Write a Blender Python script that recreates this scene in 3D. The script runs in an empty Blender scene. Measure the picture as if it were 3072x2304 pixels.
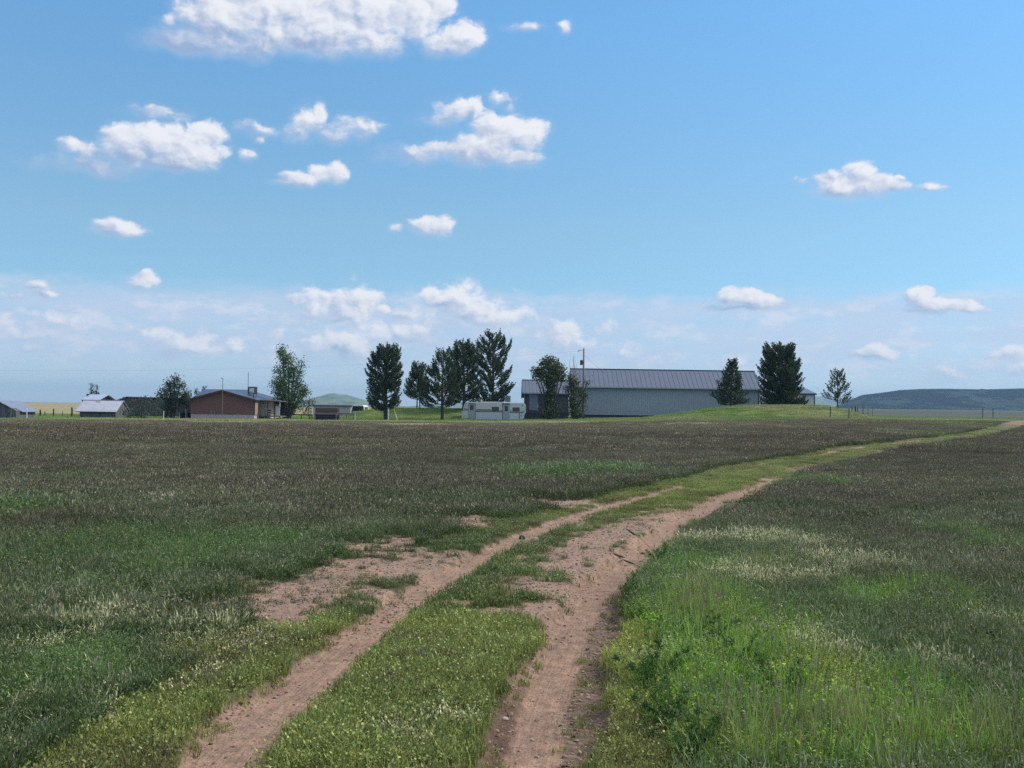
import bpy, bmesh, math, random
import numpy as np
from mathutils import Vector, Matrix, Euler

R = math.radians
rng = np.random.default_rng(11)
random.seed(7)
sc = bpy.context.scene
COL = sc.collection

# ------------------------------------------------------------------ camera
CAM_H = 1.9
PITCH, ROLL = R(1.361), R(0.8)
cam_d = bpy.data.cameras.new('camera')
cam_d.sensor_width = 36.0
cam_d.lens = 36.0
cam_d.clip_start = 0.1
cam_d.clip_end = 30000
cam = bpy.data.objects.new('camera', cam_d)
COL.objects.link(cam)
_F = Vector((0, math.cos(PITCH), math.sin(PITCH)))
_r0 = Vector((1, 0, 0))
_u0 = Vector((0, -math.sin(PITCH), math.cos(PITCH)))
_R = _r0 * math.cos(ROLL) + _u0 * math.sin(ROLL)
_U = -_r0 * math.sin(ROLL) + _u0 * math.cos(ROLL)
cam.matrix_world = Matrix(((_R.x, _U.x, -_F.x, 0), (_R.y, _U.y, -_F.y, 0), (_R.z, _U.z, -_F.z, CAM_H), (0, 0, 0, 1)))
sc.camera = cam
sc.render.resolution_x, sc.render.resolution_y = 1024, 768

sc.cycles.use_denoising = False
sc.cycles.max_bounces = 4
sc.cycles.diffuse_bounces = 2
sc.cycles.transparent_max_bounces = 4

# ------------------------------------------------------------------ light and exposure
SUN_EL, SUN_AZ = R(46), R(78)          # azimuth clockwise from +Y (view direction), sun to the right
sun_d = bpy.data.lights.new('sun', 'SUN')
sun_d.energy = 1.7
sun_d.angle = R(10)
sun_d.color = (1.0, 0.90, 0.74)
sun = bpy.data.objects.new('sun', sun_d)
COL.objects.link(sun)
_sd = Vector((math.sin(SUN_AZ) * math.cos(SUN_EL), math.cos(SUN_AZ) * math.cos(SUN_EL), math.sin(SUN_EL)))
sun.rotation_euler = _sd.to_track_quat('Z', 'Y').to_euler()
sc.view_settings.view_transform = 'Standard'
sc.view_settings.look = 'None'
sc.view_settings.exposure = 1.0
sc.view_settings.gamma = 1.0
sc.view_settings.use_curve_mapping = False


def px_dir(u, v):
    return _R * ((u - 1536) / 3072) + _U * ((1152 - v) / 3072) + _F


def at(u, v, Y):
    """the world point seen at photo pixel (u, v) at distance Y along +Y"""
    d = px_dir(u, v)
    return Vector((d.x * Y / d.y, Y, CAM_H + d.z * Y / d.y))


class NB:
    """small helper to write node trees"""
    def __init__(s, nt):
        s.nt = nt
    def n(s, t, **k):
        x = s.nt.nodes.new(t)
        for a, b in k.items():
            setattr(x, a, b)
        return x
    def put(s, sock, v):
        if isinstance(v, bpy.types.NodeSocket):
            s.nt.links.new(v, sock)
        elif v is not None:
            if sock.type == 'RGBA' and len(v) == 3:
                v = (*v, 1)
            sock.default_value = v
    def m(s, op, a, b=None, c=None, clamp=False):
        x = s.n('ShaderNodeMath', operation=op, use_clamp=clamp)
        s.put(x.inputs[0], a)
        if b is not None: s.put(x.inputs[1], b)
        if c is not None: s.put(x.inputs[2], c)
        return x.outputs[0]
    def mix(s, f, a, b, blend='MIX'):
        x = s.n('ShaderNodeMix', data_type='RGBA', blend_type=blend)
        s.put(x.inputs[0], f); s.put(x.inputs[6], a); s.put(x.inputs[7], b)
        return x.outputs[2]
    def sstep(s, v, lo, hi, a=0.0, b=1.0):
        x = s.n('ShaderNodeMapRange', interpolation_type='SMOOTHSTEP')
        s.put(x.inputs[0], v); s.put(x.inputs[1], lo); s.put(x.inputs[2], hi); s.put(x.inputs[3], a); s.put(x.inputs[4], b)
        return x.outputs[0]
    def noise(s, vec, scale, detail=5, rough=0.55, dist=0.0, out=0):
        x = s.n('ShaderNodeTexNoise')
        s.put(x.inputs['Vector'], vec)
        x.inputs['Scale'].default_value = scale; x.inputs['Detail'].default_value = detail
        x.inputs['Roughness'].default_value = rough; x.inputs['Distortion'].default_value = dist
        return x.outputs[out]
    def vec(s, a, b, c=0.0):
        x = s.n('ShaderNodeCombineXYZ')
        s.put(x.inputs[0], a); s.put(x.inputs[1], b); s.put(x.inputs[2], c)
        return x.outputs[0]
    def ramp(s, f, stops, interp='LINEAR'):
        x = s.n('ShaderNodeValToRGB')
        x.color_ramp.interpolation = interp
        e = x.color_ramp.elements
        while len(e) < len(stops): e.new(0.5)
        for i, (p, c) in enumerate(stops):
            e[i].position = p; e[i].color = (*c, 1)
        s.put(x.inputs[0], f)
        return x.outputs[0]


def lin(r, g, b):
    f = lambda c: (c / 255) / 12.92 if c <= 10.31 else ((c / 255 + 0.055) / 1.055) ** 2.4
    return (f(r), f(g), f(b))


def half(r, g, b):
    return tuple(c * .5 for c in lin(r, g, b))      # exposure 1 doubles it


# ------------------------------------------------------------------ sky with its clouds (directions only: azimuth, elevation)
def build_world():
    w = bpy.data.worlds.new('World')
    sc.world = w
    w.use_nodes = True
    nt = w.node_tree
    nt.nodes.clear()
    b = NB(nt)
    tc = b.n('ShaderNodeTexCoord')
    sep = b.n('ShaderNodeSeparateXYZ'); nt.links.new(tc.outputs['Generated'], sep.inputs[0])
    az = b.m('ARCTAN2', sep.outputs[0], sep.outputs[1])
    el = b.m('ARCSINE', sep.outputs[2])
    sky = b.n('ShaderNodeTexSky', sky_type='NISHITA', sun_disc=False)
    sky.sun_elevation = SUN_EL
    sky.sun_rotation = SUN_AZ
    sky.altitude = 1800; sky.air_density = 1.0; sky.dust_density = 0.3; sky.ozone_density = 1.6
    # clear air: Nishita, tinted by elevation
    elr = b.m('DIVIDE', el, R(40), clamp=True)
    tint = b.ramp(elr, SKY_TINT)
    base = b.mix(1.0, sky.outputs[0], tint, 'MULTIPLY')

    pos = b.vec(b.m('MULTIPLY', az, 1.0), b.m('MULTIPLY', el, 1.35), 0.37)
    warp = b.noise(pos, 55, 3, 0.5, out=1)
    sub = b.n('ShaderNodeVectorMath', operation='SUBTRACT'); nt.links.new(warp, sub.inputs[0]); sub.inputs[1].default_value = (.5, .5, .5)
    scl = b.n('ShaderNodeVectorMath', operation='SCALE'); nt.links.new(sub.outputs[0], scl.inputs[0]); scl.inputs['Scale'].default_value = 0.014
    addv = b.n('ShaderNodeVectorMath', operation='ADD'); nt.links.new(pos, addv.inputs[0]); nt.links.new(scl.outputs[0], addv.inputs[1])
    wp = addv.outputs[0]
    n1 = b.noise(wp, 30, 7, 0.55)
    n2 = b.noise(wp, 110, 5, 0.6)
    # the same billows a little towards the sun: the difference shades the puffs
    off = b.n('ShaderNodeVectorMath', operation='ADD'); nt.links.new(wp, off.inputs[0]); off.inputs[1].default_value = (0.005, 0.006, 0)
    shade_n = b.m('SUBTRACT', b.noise(wp, 30, 4, 0.5), b.noise(off.outputs[0], 30, 4, 0.5))
    wl = b.n('ShaderNodeVectorMath', operation='SCALE'); nt.links.new(sub.outputs[0], wl.inputs[0]); wl.inputs['Scale'].default_value = 0.007
    fl_ = b.n('ShaderNodeVectorMath', operation='ADD'); b.put(fl_.inputs[0], b.vec(az, el, 0.0)); nt.links.new(wl.outputs[0], fl_.inputs[1])
    flat = fl_.outputs[0]
    S = W = L = None
    for (u, v, hw, hh, amp, dark) in CLOUDS:
        d = px_dir(u, v).normalized()
        a0, e0 = math.atan2(d.x, d.y), math.asin(d.z)
        wa, we = hw / 3072 * 1.16, hh / 3072 * 1.22
        q = b.n('ShaderNodeVectorMath', operation='MULTIPLY_ADD')
        nt.links.new(flat, q.inputs[0]); q.inputs[1].default_value = (1 / wa, 1 / we, 0); q.inputs[2].default_value = (-a0 / wa, -e0 / we, 0)
        ln = b.n('ShaderNodeVectorMath', operation='LENGTH'); nt.links.new(q.outputs[0], ln.inputs[0])
        dt = b.n('ShaderNodeVectorMath', operation='DOT_PRODUCT'); nt.links.new(q.outputs[0], dt.inputs[0]); dt.inputs[1].default_value = (.30, .72, 0)
        sv = b.m('MULTIPLY_ADD', ln.outputs['Value'], -amp, amp)
        w_ = b.m('POWER', b.m('MAXIMUM', b.m('ADD', sv, .35), 0.0), 3.0)
        lv = b.m('ADD', dt.outputs['Value'], dark)
        S = sv if S is None else b.m('MAXIMUM', S, sv)
        W = w_ if W is None else b.m('ADD', W, w_)
        L = b.m('MULTIPLY', w_, lv) if L is None else b.m('MULTIPLY_ADD', w_, lv, L)
    Lm = b.m('DIVIDE', L, b.m('MAXIMUM', W, 1e-5))
    Sm = b.m('MAXIMUM', S, -0.9)
    nn = b.m('ADD', b.m('MULTIPLY', b.m('SUBTRACT', n1, 0.5), 1.75), b.m('MULTIPLY', b.m('SUBTRACT', n2, 0.5), 0.42))
    dens = b.m('ADD', Sm, nn)
    top = b.sstep(Lm, -0.7, 0.3)
    edge = b.m('ADD', 0.38, b.m('MULTIPLY', b.m('SUBTRACT', 1.0, top), 0.62))      # crisp tops, soft undersides
    alpha = b.m('MULTIPLY', b.sstep(dens, -0.02, edge), b.sstep(S, -0.40, 0.05))
    li = b.m('ADD', b.m('MULTIPLY', Lm, 0.62), b.m('MULTIPLY', shade_n, 2.1))
    lit = b.sstep(li, -0.62, 0.38)
    ccol = b.mix(lit, half(150, 175, 212), half(240, 242, 249))
    skirt = b.m('MULTIPLY', b.sstep(b.m('ADD', Sm, b.m('MULTIPLY', b.m('SUBTRACT', n1, .5), 1.3)), -.28, .55), .42)
    # pale bank of far haze and thin cloud low over the horizon
    hb = b.m('ADD', el, b.m('MULTIPLY', b.m('SUBTRACT', b.noise(b.vec(b.m('MULTIPLY', az, 3.0), b.m('MULTIPLY', el, 9.0)), 3.0, 4), 0.5), 0.030))
    bank = b.m('MULTIPLY', b.sstep(hb, R(6.9), R(5.4)), b.sstep(el, R(0.2), R(3.4), 0.62, 0.84))
    streak = b.noise(b.vec(b.m('MULTIPLY', az, 14.0), b.m('MULTIPLY', el, 60.0), 1.7), 1.0, 5, 0.6)
    bank = b.m('MULTIPLY', bank, b.sstep(streak, 0.30, 0.62, 0.55, 1.0))
    c = b.mix(bank, base, half(199, 214, 239))
    # low cumulus rows in the bank
    low = b.noise(b.vec(b.m('MULTIPLY', az, 26.0), b.m('MULTIPLY', el, 60.0), 4.1), 1.0, 7, 0.6)
    lowm = b.m('MULTIPLY', b.sstep(low, 0.48, 0.66), b.m('MULTIPLY', b.sstep(el, R(1.2), R(2.4)), b.sstep(el, R(7.2), R(5.0))))
    c = b.mix(b.m('MULTIPLY', lowm, 0.6), c, half(224, 229, 242))
    c = b.mix(skirt, c, half(186, 204, 233))
    alpha = b.m('MULTIPLY', alpha, b.sstep(el, R(0.5), R(6.5), .70, 1.0))
    c = b.mix(alpha, c, ccol)
    # cloud layer overhead (out of the picture), added for soft neutral light on the field
    oh = b.noise(tc.outputs['Generated'], 2.2, 5, 0.55)
    ohm = b.m('MULTIPLY', b.sstep(b.m('ADD', el, b.m('MULTIPLY', b.m('SUBTRACT', oh, .5), .8)), R(32), R(50)), 0.92)
    c = b.mix(ohm, c, b.mix(oh, (.34, .345, .36), (.62, .62, .62)))
    # below the horizon: earth tone, so nothing bright shines from under the ground
    c = b.mix(b.sstep(el, R(-0.6), R(-0.1), 1.0, 0.0), c, (0.08, 0.08, 0.07))
    bg = b.n('ShaderNodeBackground'); b.put(bg.inputs[0], c); bg.inputs[1].default_value = 1.0
    # Nishita is physically bright: it is scaled to strength 0.1 inside SKY_TINT's multiply
    out = b.n('ShaderNodeOutputWorld'); nt.links.new(bg.outputs[0], out.inputs[0])
    w.cycles.sampling_method = 'MANUAL'
    w.cycles.sample_map_resolution = 512


SKY_TINT = [(0.0, (.041, .050, .062)), (0.12, (.046, .060, .065)), (0.25, (.061, .074, .070)), (0.53, (.066, .098, .101)), (1.0, (.064, .098, .101))]
CLOUDS = [  # lumps of the clouds: photo pixel, half width, half height, strength, brightness shift
    (1010, 930, 130, 62, .52, .1), (1395, 935, 150, 72, .55, .1), (1190, 985, 160, 56, .50, .05), (1010, 1045, 130, 62, .52, .05), (1700, 1010, 110, 60, .45, .05), (130, 1000, 150, 46, .40, 0), (620, 1045, 190, 40, .40, 0),
    (639, 50, 101, 67, 1.2, 0), (757, 17, 160, 93, 1.3, 0.1), (908, 42, 168, 93, 1.3, 0.1), (1076, 34, 160, 93, 1.3, 0.15), (1228, 29, 126, 80, 1.2, 0.2), (1312, 17, 67, 42, 0.9, 0.2), (1379, 109, 84, 46, 1.0, 0.1),
    (1312, 126, 50, 32, 0.8, -0.1), (673, 118, 185, 42, 1.1, -0.35), (925, 122, 210, 44, 1.2, -0.25), (1119, 118, 101, 42, 1.0, -0.1), (538, 126, 126, 30, 0.85, -0.9), (510, 64, 20, 17, 0.7, 0), (606, 147, 168, 19, 0.8, -0.8),
    (378, 420, 71, 44, 1.1, 0), (454, 412, 93, 47, 1.2, 0.1), (515, 394, 46, 30, 1.0, 0.2), (618, 404, 59, 37, 1.1, 0.2), (555, 454, 109, 50, 1.2, 0), (420, 475, 109, 32, 1.0, -0.4), (513, 495, 101, 20, 1.0, -0.35),
    (223, 437, 44, 22, 0.8, 0.1), (257, 458, 34, 17, 0.6, -0.1), (479, 343, 94, 22, 0.6, -0.1), (294, 498, 151, 24, 0.55, -0.6), (745, 463, 27, 20, 0.8, 0.1), (779, 420, 15, 10, 0.5, 0), (925, 370, 44, 40, 0.62, 0),
    (959, 341, 22, 29, 0.66, 0.2), (900, 402, 52, 24, 0.55, -0.1), (1064, 378, 66, 35, 0.52, -0.1), (992, 408, 67, 20, 0.42, -0.3), (774, 391, 56, 17, 0.42, -0.2), (908, 537, 66, 20, 0.95, -0.1), (969, 520, 46, 27, 1.05, 0.1),
    (1012, 521, 35, 29, 1.05, 0.15), (849, 547, 50, 11, 0.6, -0.2), (1465, 391, 57, 46, 1.15, 0.1), (1524, 399, 84, 50, 1.25, 0.15), (1591, 404, 64, 44, 1.15, 0.2), (1447, 446, 126, 44, 1.15, -0.15), (1556, 475, 71, 30, 1.05, -0.2),
    (1346, 447, 114, 29, 0.8, -0.2), (1245, 458, 97, 29, 0.65, -0.3), (1379, 328, 61, 29, 0.55, 0.05), (1312, 362, 61, 19, 0.45, -0.2), (1423, 309, 25, 20, 0.55, 0.2), (1505, 294, 39, 24, 0.55, 0.1), (1526, 325, 22, 19, 0.5, 0),
    (1564, 84, 61, 13, 0.48, 0), (1695, 84, 22, 15, 0.48, 0.1), (362, 685, 72, 22, 0.95, 0.05), (313, 695, 44, 13, 0.7, -0.2),  (1299, 681, 72, 30, 0.95, 0.05), (1339, 673, 35, 25, 0.9, 0.1),
    (1186, 685, 24, 16, 0.7, 0.1), (433, 839, 40, 30, 1.05, 0.1), (412, 854, 37, 17, 0.8, -0.2), (109, 858, 30, 11, 0.5, 0), (126, 883, 39, 13, 0.6, 0), (34, 888, 44, 12, 0.55, -0.1),
    (883, 900, 42, 19, 0.75, 0.05), (1001, 900, 50, 36, 0.85, 0), (1085, 898, 88, 29, 0.6, 0.05), (1068, 950, 52, 24, 0.75, 0), (1009, 960, 44, 17, 0.7, -0.1), (1154, 930, 25, 20, 0.85, 0.1), (1203, 950, 61, 20, 0.8, 0),
    (1291, 885, 29, 30, 0.95, 0.15), (1322, 908, 42, 25, 0.8, 0.05), (1392, 917, 80, 38, 0.68, 0), (1346, 967, 130, 38, 0.5, -0.1), (1135, 1001, 52, 24, 0.62, 0), (1228, 992, 52, 17, 0.7, 0), (1009, 1043, 88, 49, 0.6, 0),
    (833, 1009, 30, 29, 0.45, 0), (816, 1043, 25, 20, 0.45, 0), (1665, 988, 30, 24, 0.6, 0.05), (1707, 982, 39, 29, 0.62, 0.05), (1686, 1024, 80, 34, 0.52, 0), (521, 1051, 84, 22, 0.35, 0), (67, 1013, 46, 15, 0.5, 0),
    (93, 1047, 38, 12, 0.4, 0), (202, 967, 50, 22, 0.35, 0), (622, 1055, 101, 19, 0.38, 0), (2488, 540, 56, 24, 0.85, 0.05), (2578, 517, 40, 32, 0.8, 0.15), (2545, 562, 115, 34, 1.15, -0.1), (2615, 561, 72, 20, 0.8, 0),
    (2668, 564, 52, 13, 0.6, -0.1), (2409, 543, 36, 14, 0.45, 0), (2698, 535, 11, 8, 0.5, 0.1), (2790, 564, 42, 11, 0.4, 0), (2191, 890, 38, 26, 1.05, 0.1), (2244, 896, 46, 27, 1.1, 0.1), (2297, 906, 42, 22, 1.05, 0.1),
    (2335, 911, 28, 18, 0.9, 0), (2230, 922, 110, 10, 0.8, -0.6), (2150, 918, 50, 9, 0.55, -0.7), (2759, 890, 38, 26, 1.0, 0.1), (2785, 873, 24, 16, 0.95, 0.2), (2796, 916, 62, 24, 1.05, 0), (2870, 917, 52, 17, 0.8, 0),
    (2923, 928, 42, 11, 0.6, -0.1), (2770, 930, 90, 8, 0.6, -0.6), (2590, 1064, 76, 24, 0.6, 0), (2622, 1046, 30, 18, 0.6, 0.1), (3035, 1064, 52, 20, 0.6, 0.1), (3060, 1110, 70, 30, 0.45, 0), (2860, 1120, 90, 26, 0.36, 0),
    (1890, 1080, 60, 30, 0.4, 0), (2180, 1090, 50, 24, 0.35, 0),
]
build_world()

# ------------------------------------------------------------------ numpy noise
def _hash(ix, iy, seed):
    h = (ix.astype(np.int64) * 374761393 + iy.astype(np.int64) * 668265263 + seed * 974711) & 0x7fffffff
    h = ((h ^ (h >> 13)) * 1274126177) & 0x7fffffff
    return ((h ^ (h >> 16)) & 0xffff) / 65535.0


def vnoise(x, y, seed=0):
    ix, iy = np.floor(x), np.floor(y)
    fx, fy = x - ix, y - iy
    fx = fx * fx * (3 - 2 * fx); fy = fy * fy * (3 - 2 * fy)
    a = _hash(ix, iy, seed); b_ = _hash(ix + 1, iy, seed); c = _hash(ix, iy + 1, seed); d = _hash(ix + 1, iy + 1, seed)
    return (a + (b_ - a) * fx) * (1 - fy) + (c + (d - c) * fx) * fy


def fbm(x, y, scale, octv=4, seed=0, gain=0.5):
    x = np.asarray(x, float) / scale; y = np.asarray(y, float) / scale
    t = 0; a = 1; s = 0
    for o in range(octv):
        t = t + a * vnoise(x * 2 ** o + 17.3 * o, y * 2 ** o - 9.1 * o, seed + o)
        s += a; a *= gain
    return t / s


def sst(a, b_, v):
    t = np.clip((v - a) / (b_ - a), 0, 1)
    return t * t * (3 - 2 * t)


# ------------------------------------------------------------------ terrain
def broad(x, y):
    """the wide lie of the land, without ruts"""
    x = np.asarray(x, float); y = np.asarray(y, float)
    zf = np.interp(x, [-400, -60, -35, -2.5, 15, 33, 60, 120, 400], [-.1, -.12, .08, .28, .72, 1.2, 1.3, 1.3, 1.3])
    z = zf * sst(40, 118, y)
    z = z + 0.0052 * np.maximum(y - 170, 0) * sst(20, 160, x) * sst(170, 600, y)
    # green berms by the yard
    z = z + 1.55 * np.exp(-((y - 122) / 5.5) ** 2) * sst(12, 29, x - (y - 122) * 0.2) * (1 - sst(36.5, 43, x))
    z = z + 1.5 * np.exp(-((y - 141) / 5.5) ** 2) * sst(-24, -18, x) * (1 - sst(-6, -1, x))
    return z


_gp = {}
def ground_px(u, v, f=broad):
    if (u, v) in _gp: return _gp[(u, v)]
    d = px_dir(u, v)
    t = 3.0
    for _ in range(4000):
        p = Vector((d.x * t, d.y * t, CAM_H + d.z * t))
        if p.z <= float(f(p.x, p.y)): break
        t *= 1.003
    _gp[(u, v)] = p
    return p


def track(pts):
    g = [ground_px(u, v) for u, v in pts]
    return np.array([p.y for p in g]), np.array([p.x for p in g])


LY, LX = track([(619, 2302), (746, 2180), (863, 2078), (988, 1976), (1117, 1875), (1222, 1807), (1320, 1739), (1446, 1671), (1588, 1603), (1768, 1536),
                (1808, 1532), (1906, 1495), (1985, 1472), (2100, 1440), (2224, 1404), (2345, 1382), (2458, 1366), (2534, 1347), (2700, 1328), (2836, 1313), (2940, 1300), (3020, 1277), (3066, 1262)])
RY, RX = track([(1560, 2302), (1605, 2180), (1622, 2078), (1668, 1976), (1706, 1875), (1752, 1810), (1790, 1748), (1870, 1686), (1950, 1624), (2030, 1562),
                (2115, 1519), (2300, 1445), (2337, 1419), (2420, 1400), (2560, 1374), (2640, 1357), (2790, 1335), (2900, 1317), (2980, 1304), (3045, 1285), (3085, 1268)])
def mono(Y, X):
    o = np.argsort(Y); Y = Y[o]; X = X[o]
    k = np.ones(len(Y), bool)
    last = Y[0]
    for i in range(1, len(Y)):
        if Y[i] < last + 0.3: k[i] = False
        else: last = Y[i]
    return np.concatenate([[-40.0], Y[k]]), np.concatenate([[X[0] - 8.0], X[k]])
LY, LX = mono(LY, LX)
RY, RX = mono(RY, RX)
def _smooth(Y, X):
    yy = np.concatenate([np.linspace(-40, 4, 20), np.geomspace(4.2, 400, 300)])
    xx = np.interp(yy, Y, X)
    s = (X[-1] - X[-3]) / (Y[-1] - Y[-3])
    xx = np.where(yy > Y[-1], X[-1] + s * (yy - Y[-1]), xx)
    for _ in range(3):
        xx[1:-1] = (xx[:-2] + 2 * xx[1:-1] + xx[2:]) / 4
    return yy, xx
LY, LX = _smooth(LY, LX)
RY, RX = _smooth(RY, RX)


def lateral(x, y):
    """signed distance from the left and the right wheel track"""
    xl, xr = np.interp(y, LY, LX), np.interp(y, RY, RX)
    sl = (np.interp(y + .4, LY, LX) - np.interp(y - .4, LY, LX)) / .8
    sr = (np.interp(y + .4, RY, RX) - np.interp(y - .4, RY, RX)) / .8
    return (x - xl) / np.sqrt(1 + sl * sl), (x - xr) / np.sqrt(1 + sr * sr)


def patch(x, y, spots):
    """union of soft ellipses given by photo pixels (u, v, half width, half height) on the ground"""
    m = np.zeros_like(x, dtype=float)
    w = .35 + .05 * y
    x = x + ((fbm(x, y, .8, 3, 201) - .5) * 1.6 + (fbm(x, y, .25, 2, 203) - .5) * .7) * w
    y = y + ((fbm(x, y, .8, 3, 202) - .5) * 1.6 + (fbm(x, y, .25, 2, 204) - .5) * .7) * w
    for (u, v, hu, hv) in spots:
        c = ground_px(u, v); n = ground_px(u, v + hv); f = ground_px(u, v - hv)
        rx = hu / 3072 * c.y; ry = max(0.15, (f.y - n.y) / 2)
        d = np.sqrt(((x - c.x) / rx) ** 2 + ((y - c.y) / ry) ** 2)
        m = np.maximum(m, 1 - sst(0.35, 1.35, d))
    return m


CREAM = [(2180, 1635, 250, 20), (2470, 1650, 120, 20), (2250, 1735, 210, 32), (2480, 1700, 90, 18), (2440, 1950, 120, 45), (2330, 1890, 110, 22), (2950, 1880, 110, 40),
         (2060, 1790, 60, 20), (1880, 1990, 60, 40), (740, 1930, 190, 40), (620, 2010, 80, 40), (450, 2170, 70, 26), (550, 2095, 50, 20), (150, 2120, 70, 30), (20, 2240, 60, 30),
         (120, 1945, 130, 26), (340, 1900, 120, 30), (1180, 2210, 110, 60), (1420, 2130, 70, 40), (1900, 2225, 70, 25), (2050, 1520, 50, 10), (2260, 1470, 40, 6), (2600, 2010, 80, 40), (2950, 2060, 90, 50), (1240, 1276, 60, 4), (1650, 1268, 110, 3), (2080, 1272, 40, 3), (1500, 1267, 60, 3), (700, 1268, 90, 3)]
TALL = [(2650, 2300, 800, 75), (2060, 1850, 150, 80), (2250, 1720, 120, 20), (2560, 2180, 200, 40)]
LUSH = [(2080, 1850, 180, 120), (2100, 2000, 230, 120), (2030, 2110, 200, 90), (2350, 2060, 260, 130), (2050, 1700, 120, 45), (2650, 1800, 200, 45), (130, 2020, 200, 70), (330, 1640, 260, 50),
        (760, 1640, 200, 40), (560, 1690, 120, 40), (90, 1545, 120, 30), (1750, 1420, 180, 14), (1620, 1440, 60, 14), (2440, 1450, 70, 16), (3000, 1640, 120, 40), (2250, 2250, 500, 80), (2700, 2150, 300, 90), (2150, 1900, 330, 120), (2700, 2290, 500, 60),
        (2870, 1275, 120, 9), (2700, 1303, 130, 6)]
YELLOWG = [(1890, 2060, 70, 60), (1880, 2280, 90, 40), (1160, 2010, 200, 50), (1500, 1965, 100, 40), (800, 1960, 170, 60), (2560, 2090, 140, 30), (2430, 2030, 130, 30), (2160, 1990, 80, 22), (500, 2230, 160, 50)]
GRAV = [(1120, 1710, 260, 60), (960, 1775, 330, 75), (800, 1840, 250, 45), (1230, 1655, 230, 60), (1400, 1570, 190, 40), (1620, 1508, 150, 24), (1790, 1466, 110, 12), (450, 1800, 110, 40)]


def zones(x, y):
    x = np.asarray(x, float); y = np.asarray(y, float)
    sL, sR = lateral(x, y)
    n = fbm(x, y, 0.9, 4, 3); nf = fbm(x, y, 0.22, 3, 9); nb = fbm(x, y, 6.0, 4, 21); nw = fbm(x, y, 2.5, 3, 33)
    jit = (n - 0.5) * 0.22 + (nf - 0.5) * 0.14
    far = sst(22, 27, y)
    wl = np.interp(y, [0, 5, 9, 13, 19, 24, 40, 70, 95, 170], [.28, .27, .26, .24, .26, .22, .25, .30, .6, 1.1])
    tl = 1 - sst(wl - .05, wl + .06, np.abs(sL + jit))
    tr0 = np.interp(y, [0, 5.4, 6.3, 8, 12, 20, 30], [.36, .34, .28, .22, .22, .30, .38])
    tr1 = np.interp(y, [0, 5, 9, 10.5, 14, 20, 27], [.42, .40, .48, .34, .28, .30, .30])
    tr = (1 - sst(-.05, .06, -sR - tr0 + jit)) * (1 - sst(-.06, .08, sR - tr1 + jit))
    # far on, the tracks run half grown over
    broken = sst(0.43, 0.52, fbm(x, y, 4.0, 3, 55) * .7 + n * .3)
    tl = tl * (1 - far * (1 - broken) * (y < 95))
    tr = tr * (1 - sst(26, 29, y) * (1 - 0.8 * broken) * (y < 95))
    g = patch(x, y, GRAV)
    gn = fbm(x, y * 1.6, .55, 4, 61) * .65 + fbm(x, y, .14, 2, 62) * .35
    gr = sst(.43, .72, g * .72 + (gn - .5) * 1.5 + .10 * (g > .7)) * (sL < 0) * (g > .05)
    mid = (sL > 0) & (sR < 0)
    midbare = mid * sst(9.0, 9.6, y) * (1 - sst(15, 26, y)) * sst(0.46, 0.62, gn - .05 + .17 * sst(.45, 1.0, sL))
    midbare = np.maximum(midbare, mid * sst(10.0, 11.5, y) * (1 - sst(20, 23, y)) * sst(-.70, -.38, sR) * sst(.44, .60, n * .5 + nf * .5))
    bare = np.clip(np.maximum.reduce([tl, tr, gr, midbare]), 0, 1)
    road = (sL > -0.95 + .15 * (y > 25) + jit * 1.6) & (sR < np.interp(y, [0, 8.5, 10.5, 24, 30, 60], [.86, .80, .40, .36, .34, .5]) + jit * 1.6)
    short = np.where(road, 1.0, 0.0)
    lush = patch(x, y, LUSH); cream = patch(x, y, CREAM); yel = patch(x, y, YELLOWG)
    brown = np.interp(y, [0, 6, 8, 11, 15, 22, 40, 70], [.10, .18, .34, .50, .60, .70, .82, .92])
    brown = np.where(sR > 0, np.interp(y, [0, 6, 8, 11, 14, 22], [.08, .08, .20, .42, .62, .84]) + .25 * sst(1.6, 3.4, sR) * (y < 16), brown)
    brown = np.clip(brown + (nb - .5) * .8 + (nw - .5) * .5 - lush * .8, 0, 1)
    brown = brown * (1 - short)
    yel = np.clip(np.maximum(yel * .8, short * np.interp(y, [0, 9, 9.6, 15, 22, 60], [.75, .7, .18, .25, .75, .95])), 0, 1)
    yel = np.clip(yel + (nw - .5) * .5 * (yel > 0.05), 0, 1)
    return dict(bare=bare, tl=tl, tr=tr, gr=gr, short=short, lush=lush, cream=cream, yel=yel, brown=brown, sL=sL, sR=sR, n=n, nf=nf, nb=nb)


def terrain(x, y, z_=None):
    x = np.asarray(x, float); y = np.asarray(y, float)
    q = zones(x, y) if z_ is None else z_
    near = 1 - sst(60, 110, y)
    z = broad(x, y)
    rut = np.maximum(q['tl'] * np.interp(y, [0, 9, 20, 30], [.10, .08, .07, .03]), q['tr'] * np.interp(y, [0, 9, 20, 30], [.13, .12, .10, .04]))
    # the wheel path inside the right rut lies lower than its crumbled shoulder
    rut = rut + .02 * q['tr'] * (1 - sst(.12, .2, np.abs(q['sR'])))
    z = z - rut * near
    z = z + near * ((fbm(x, y, 1.6, 4, 77) - .5) * .07 + (fbm(x, y, .16, 3, 78) - .5) * .022 * (1 - .5 * q['tl']) + (fbm(x, y, .07, 2, 79) - .5) * .016 * np.maximum(q['gr'], q['tr'] * (np.abs(q['sR']) > .14)))
    z = z + (1 - near) * (fbm(x, y, 22, 3, 80) - .5) * (.06 + .2 * sst(170, 260, y)) * sst(60, 110, y) * (1 - sst(300, 800, y))
    return z


def gz(x, y):
    return float(terrain(np.array([x]), np.array([y]))[0])


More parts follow.
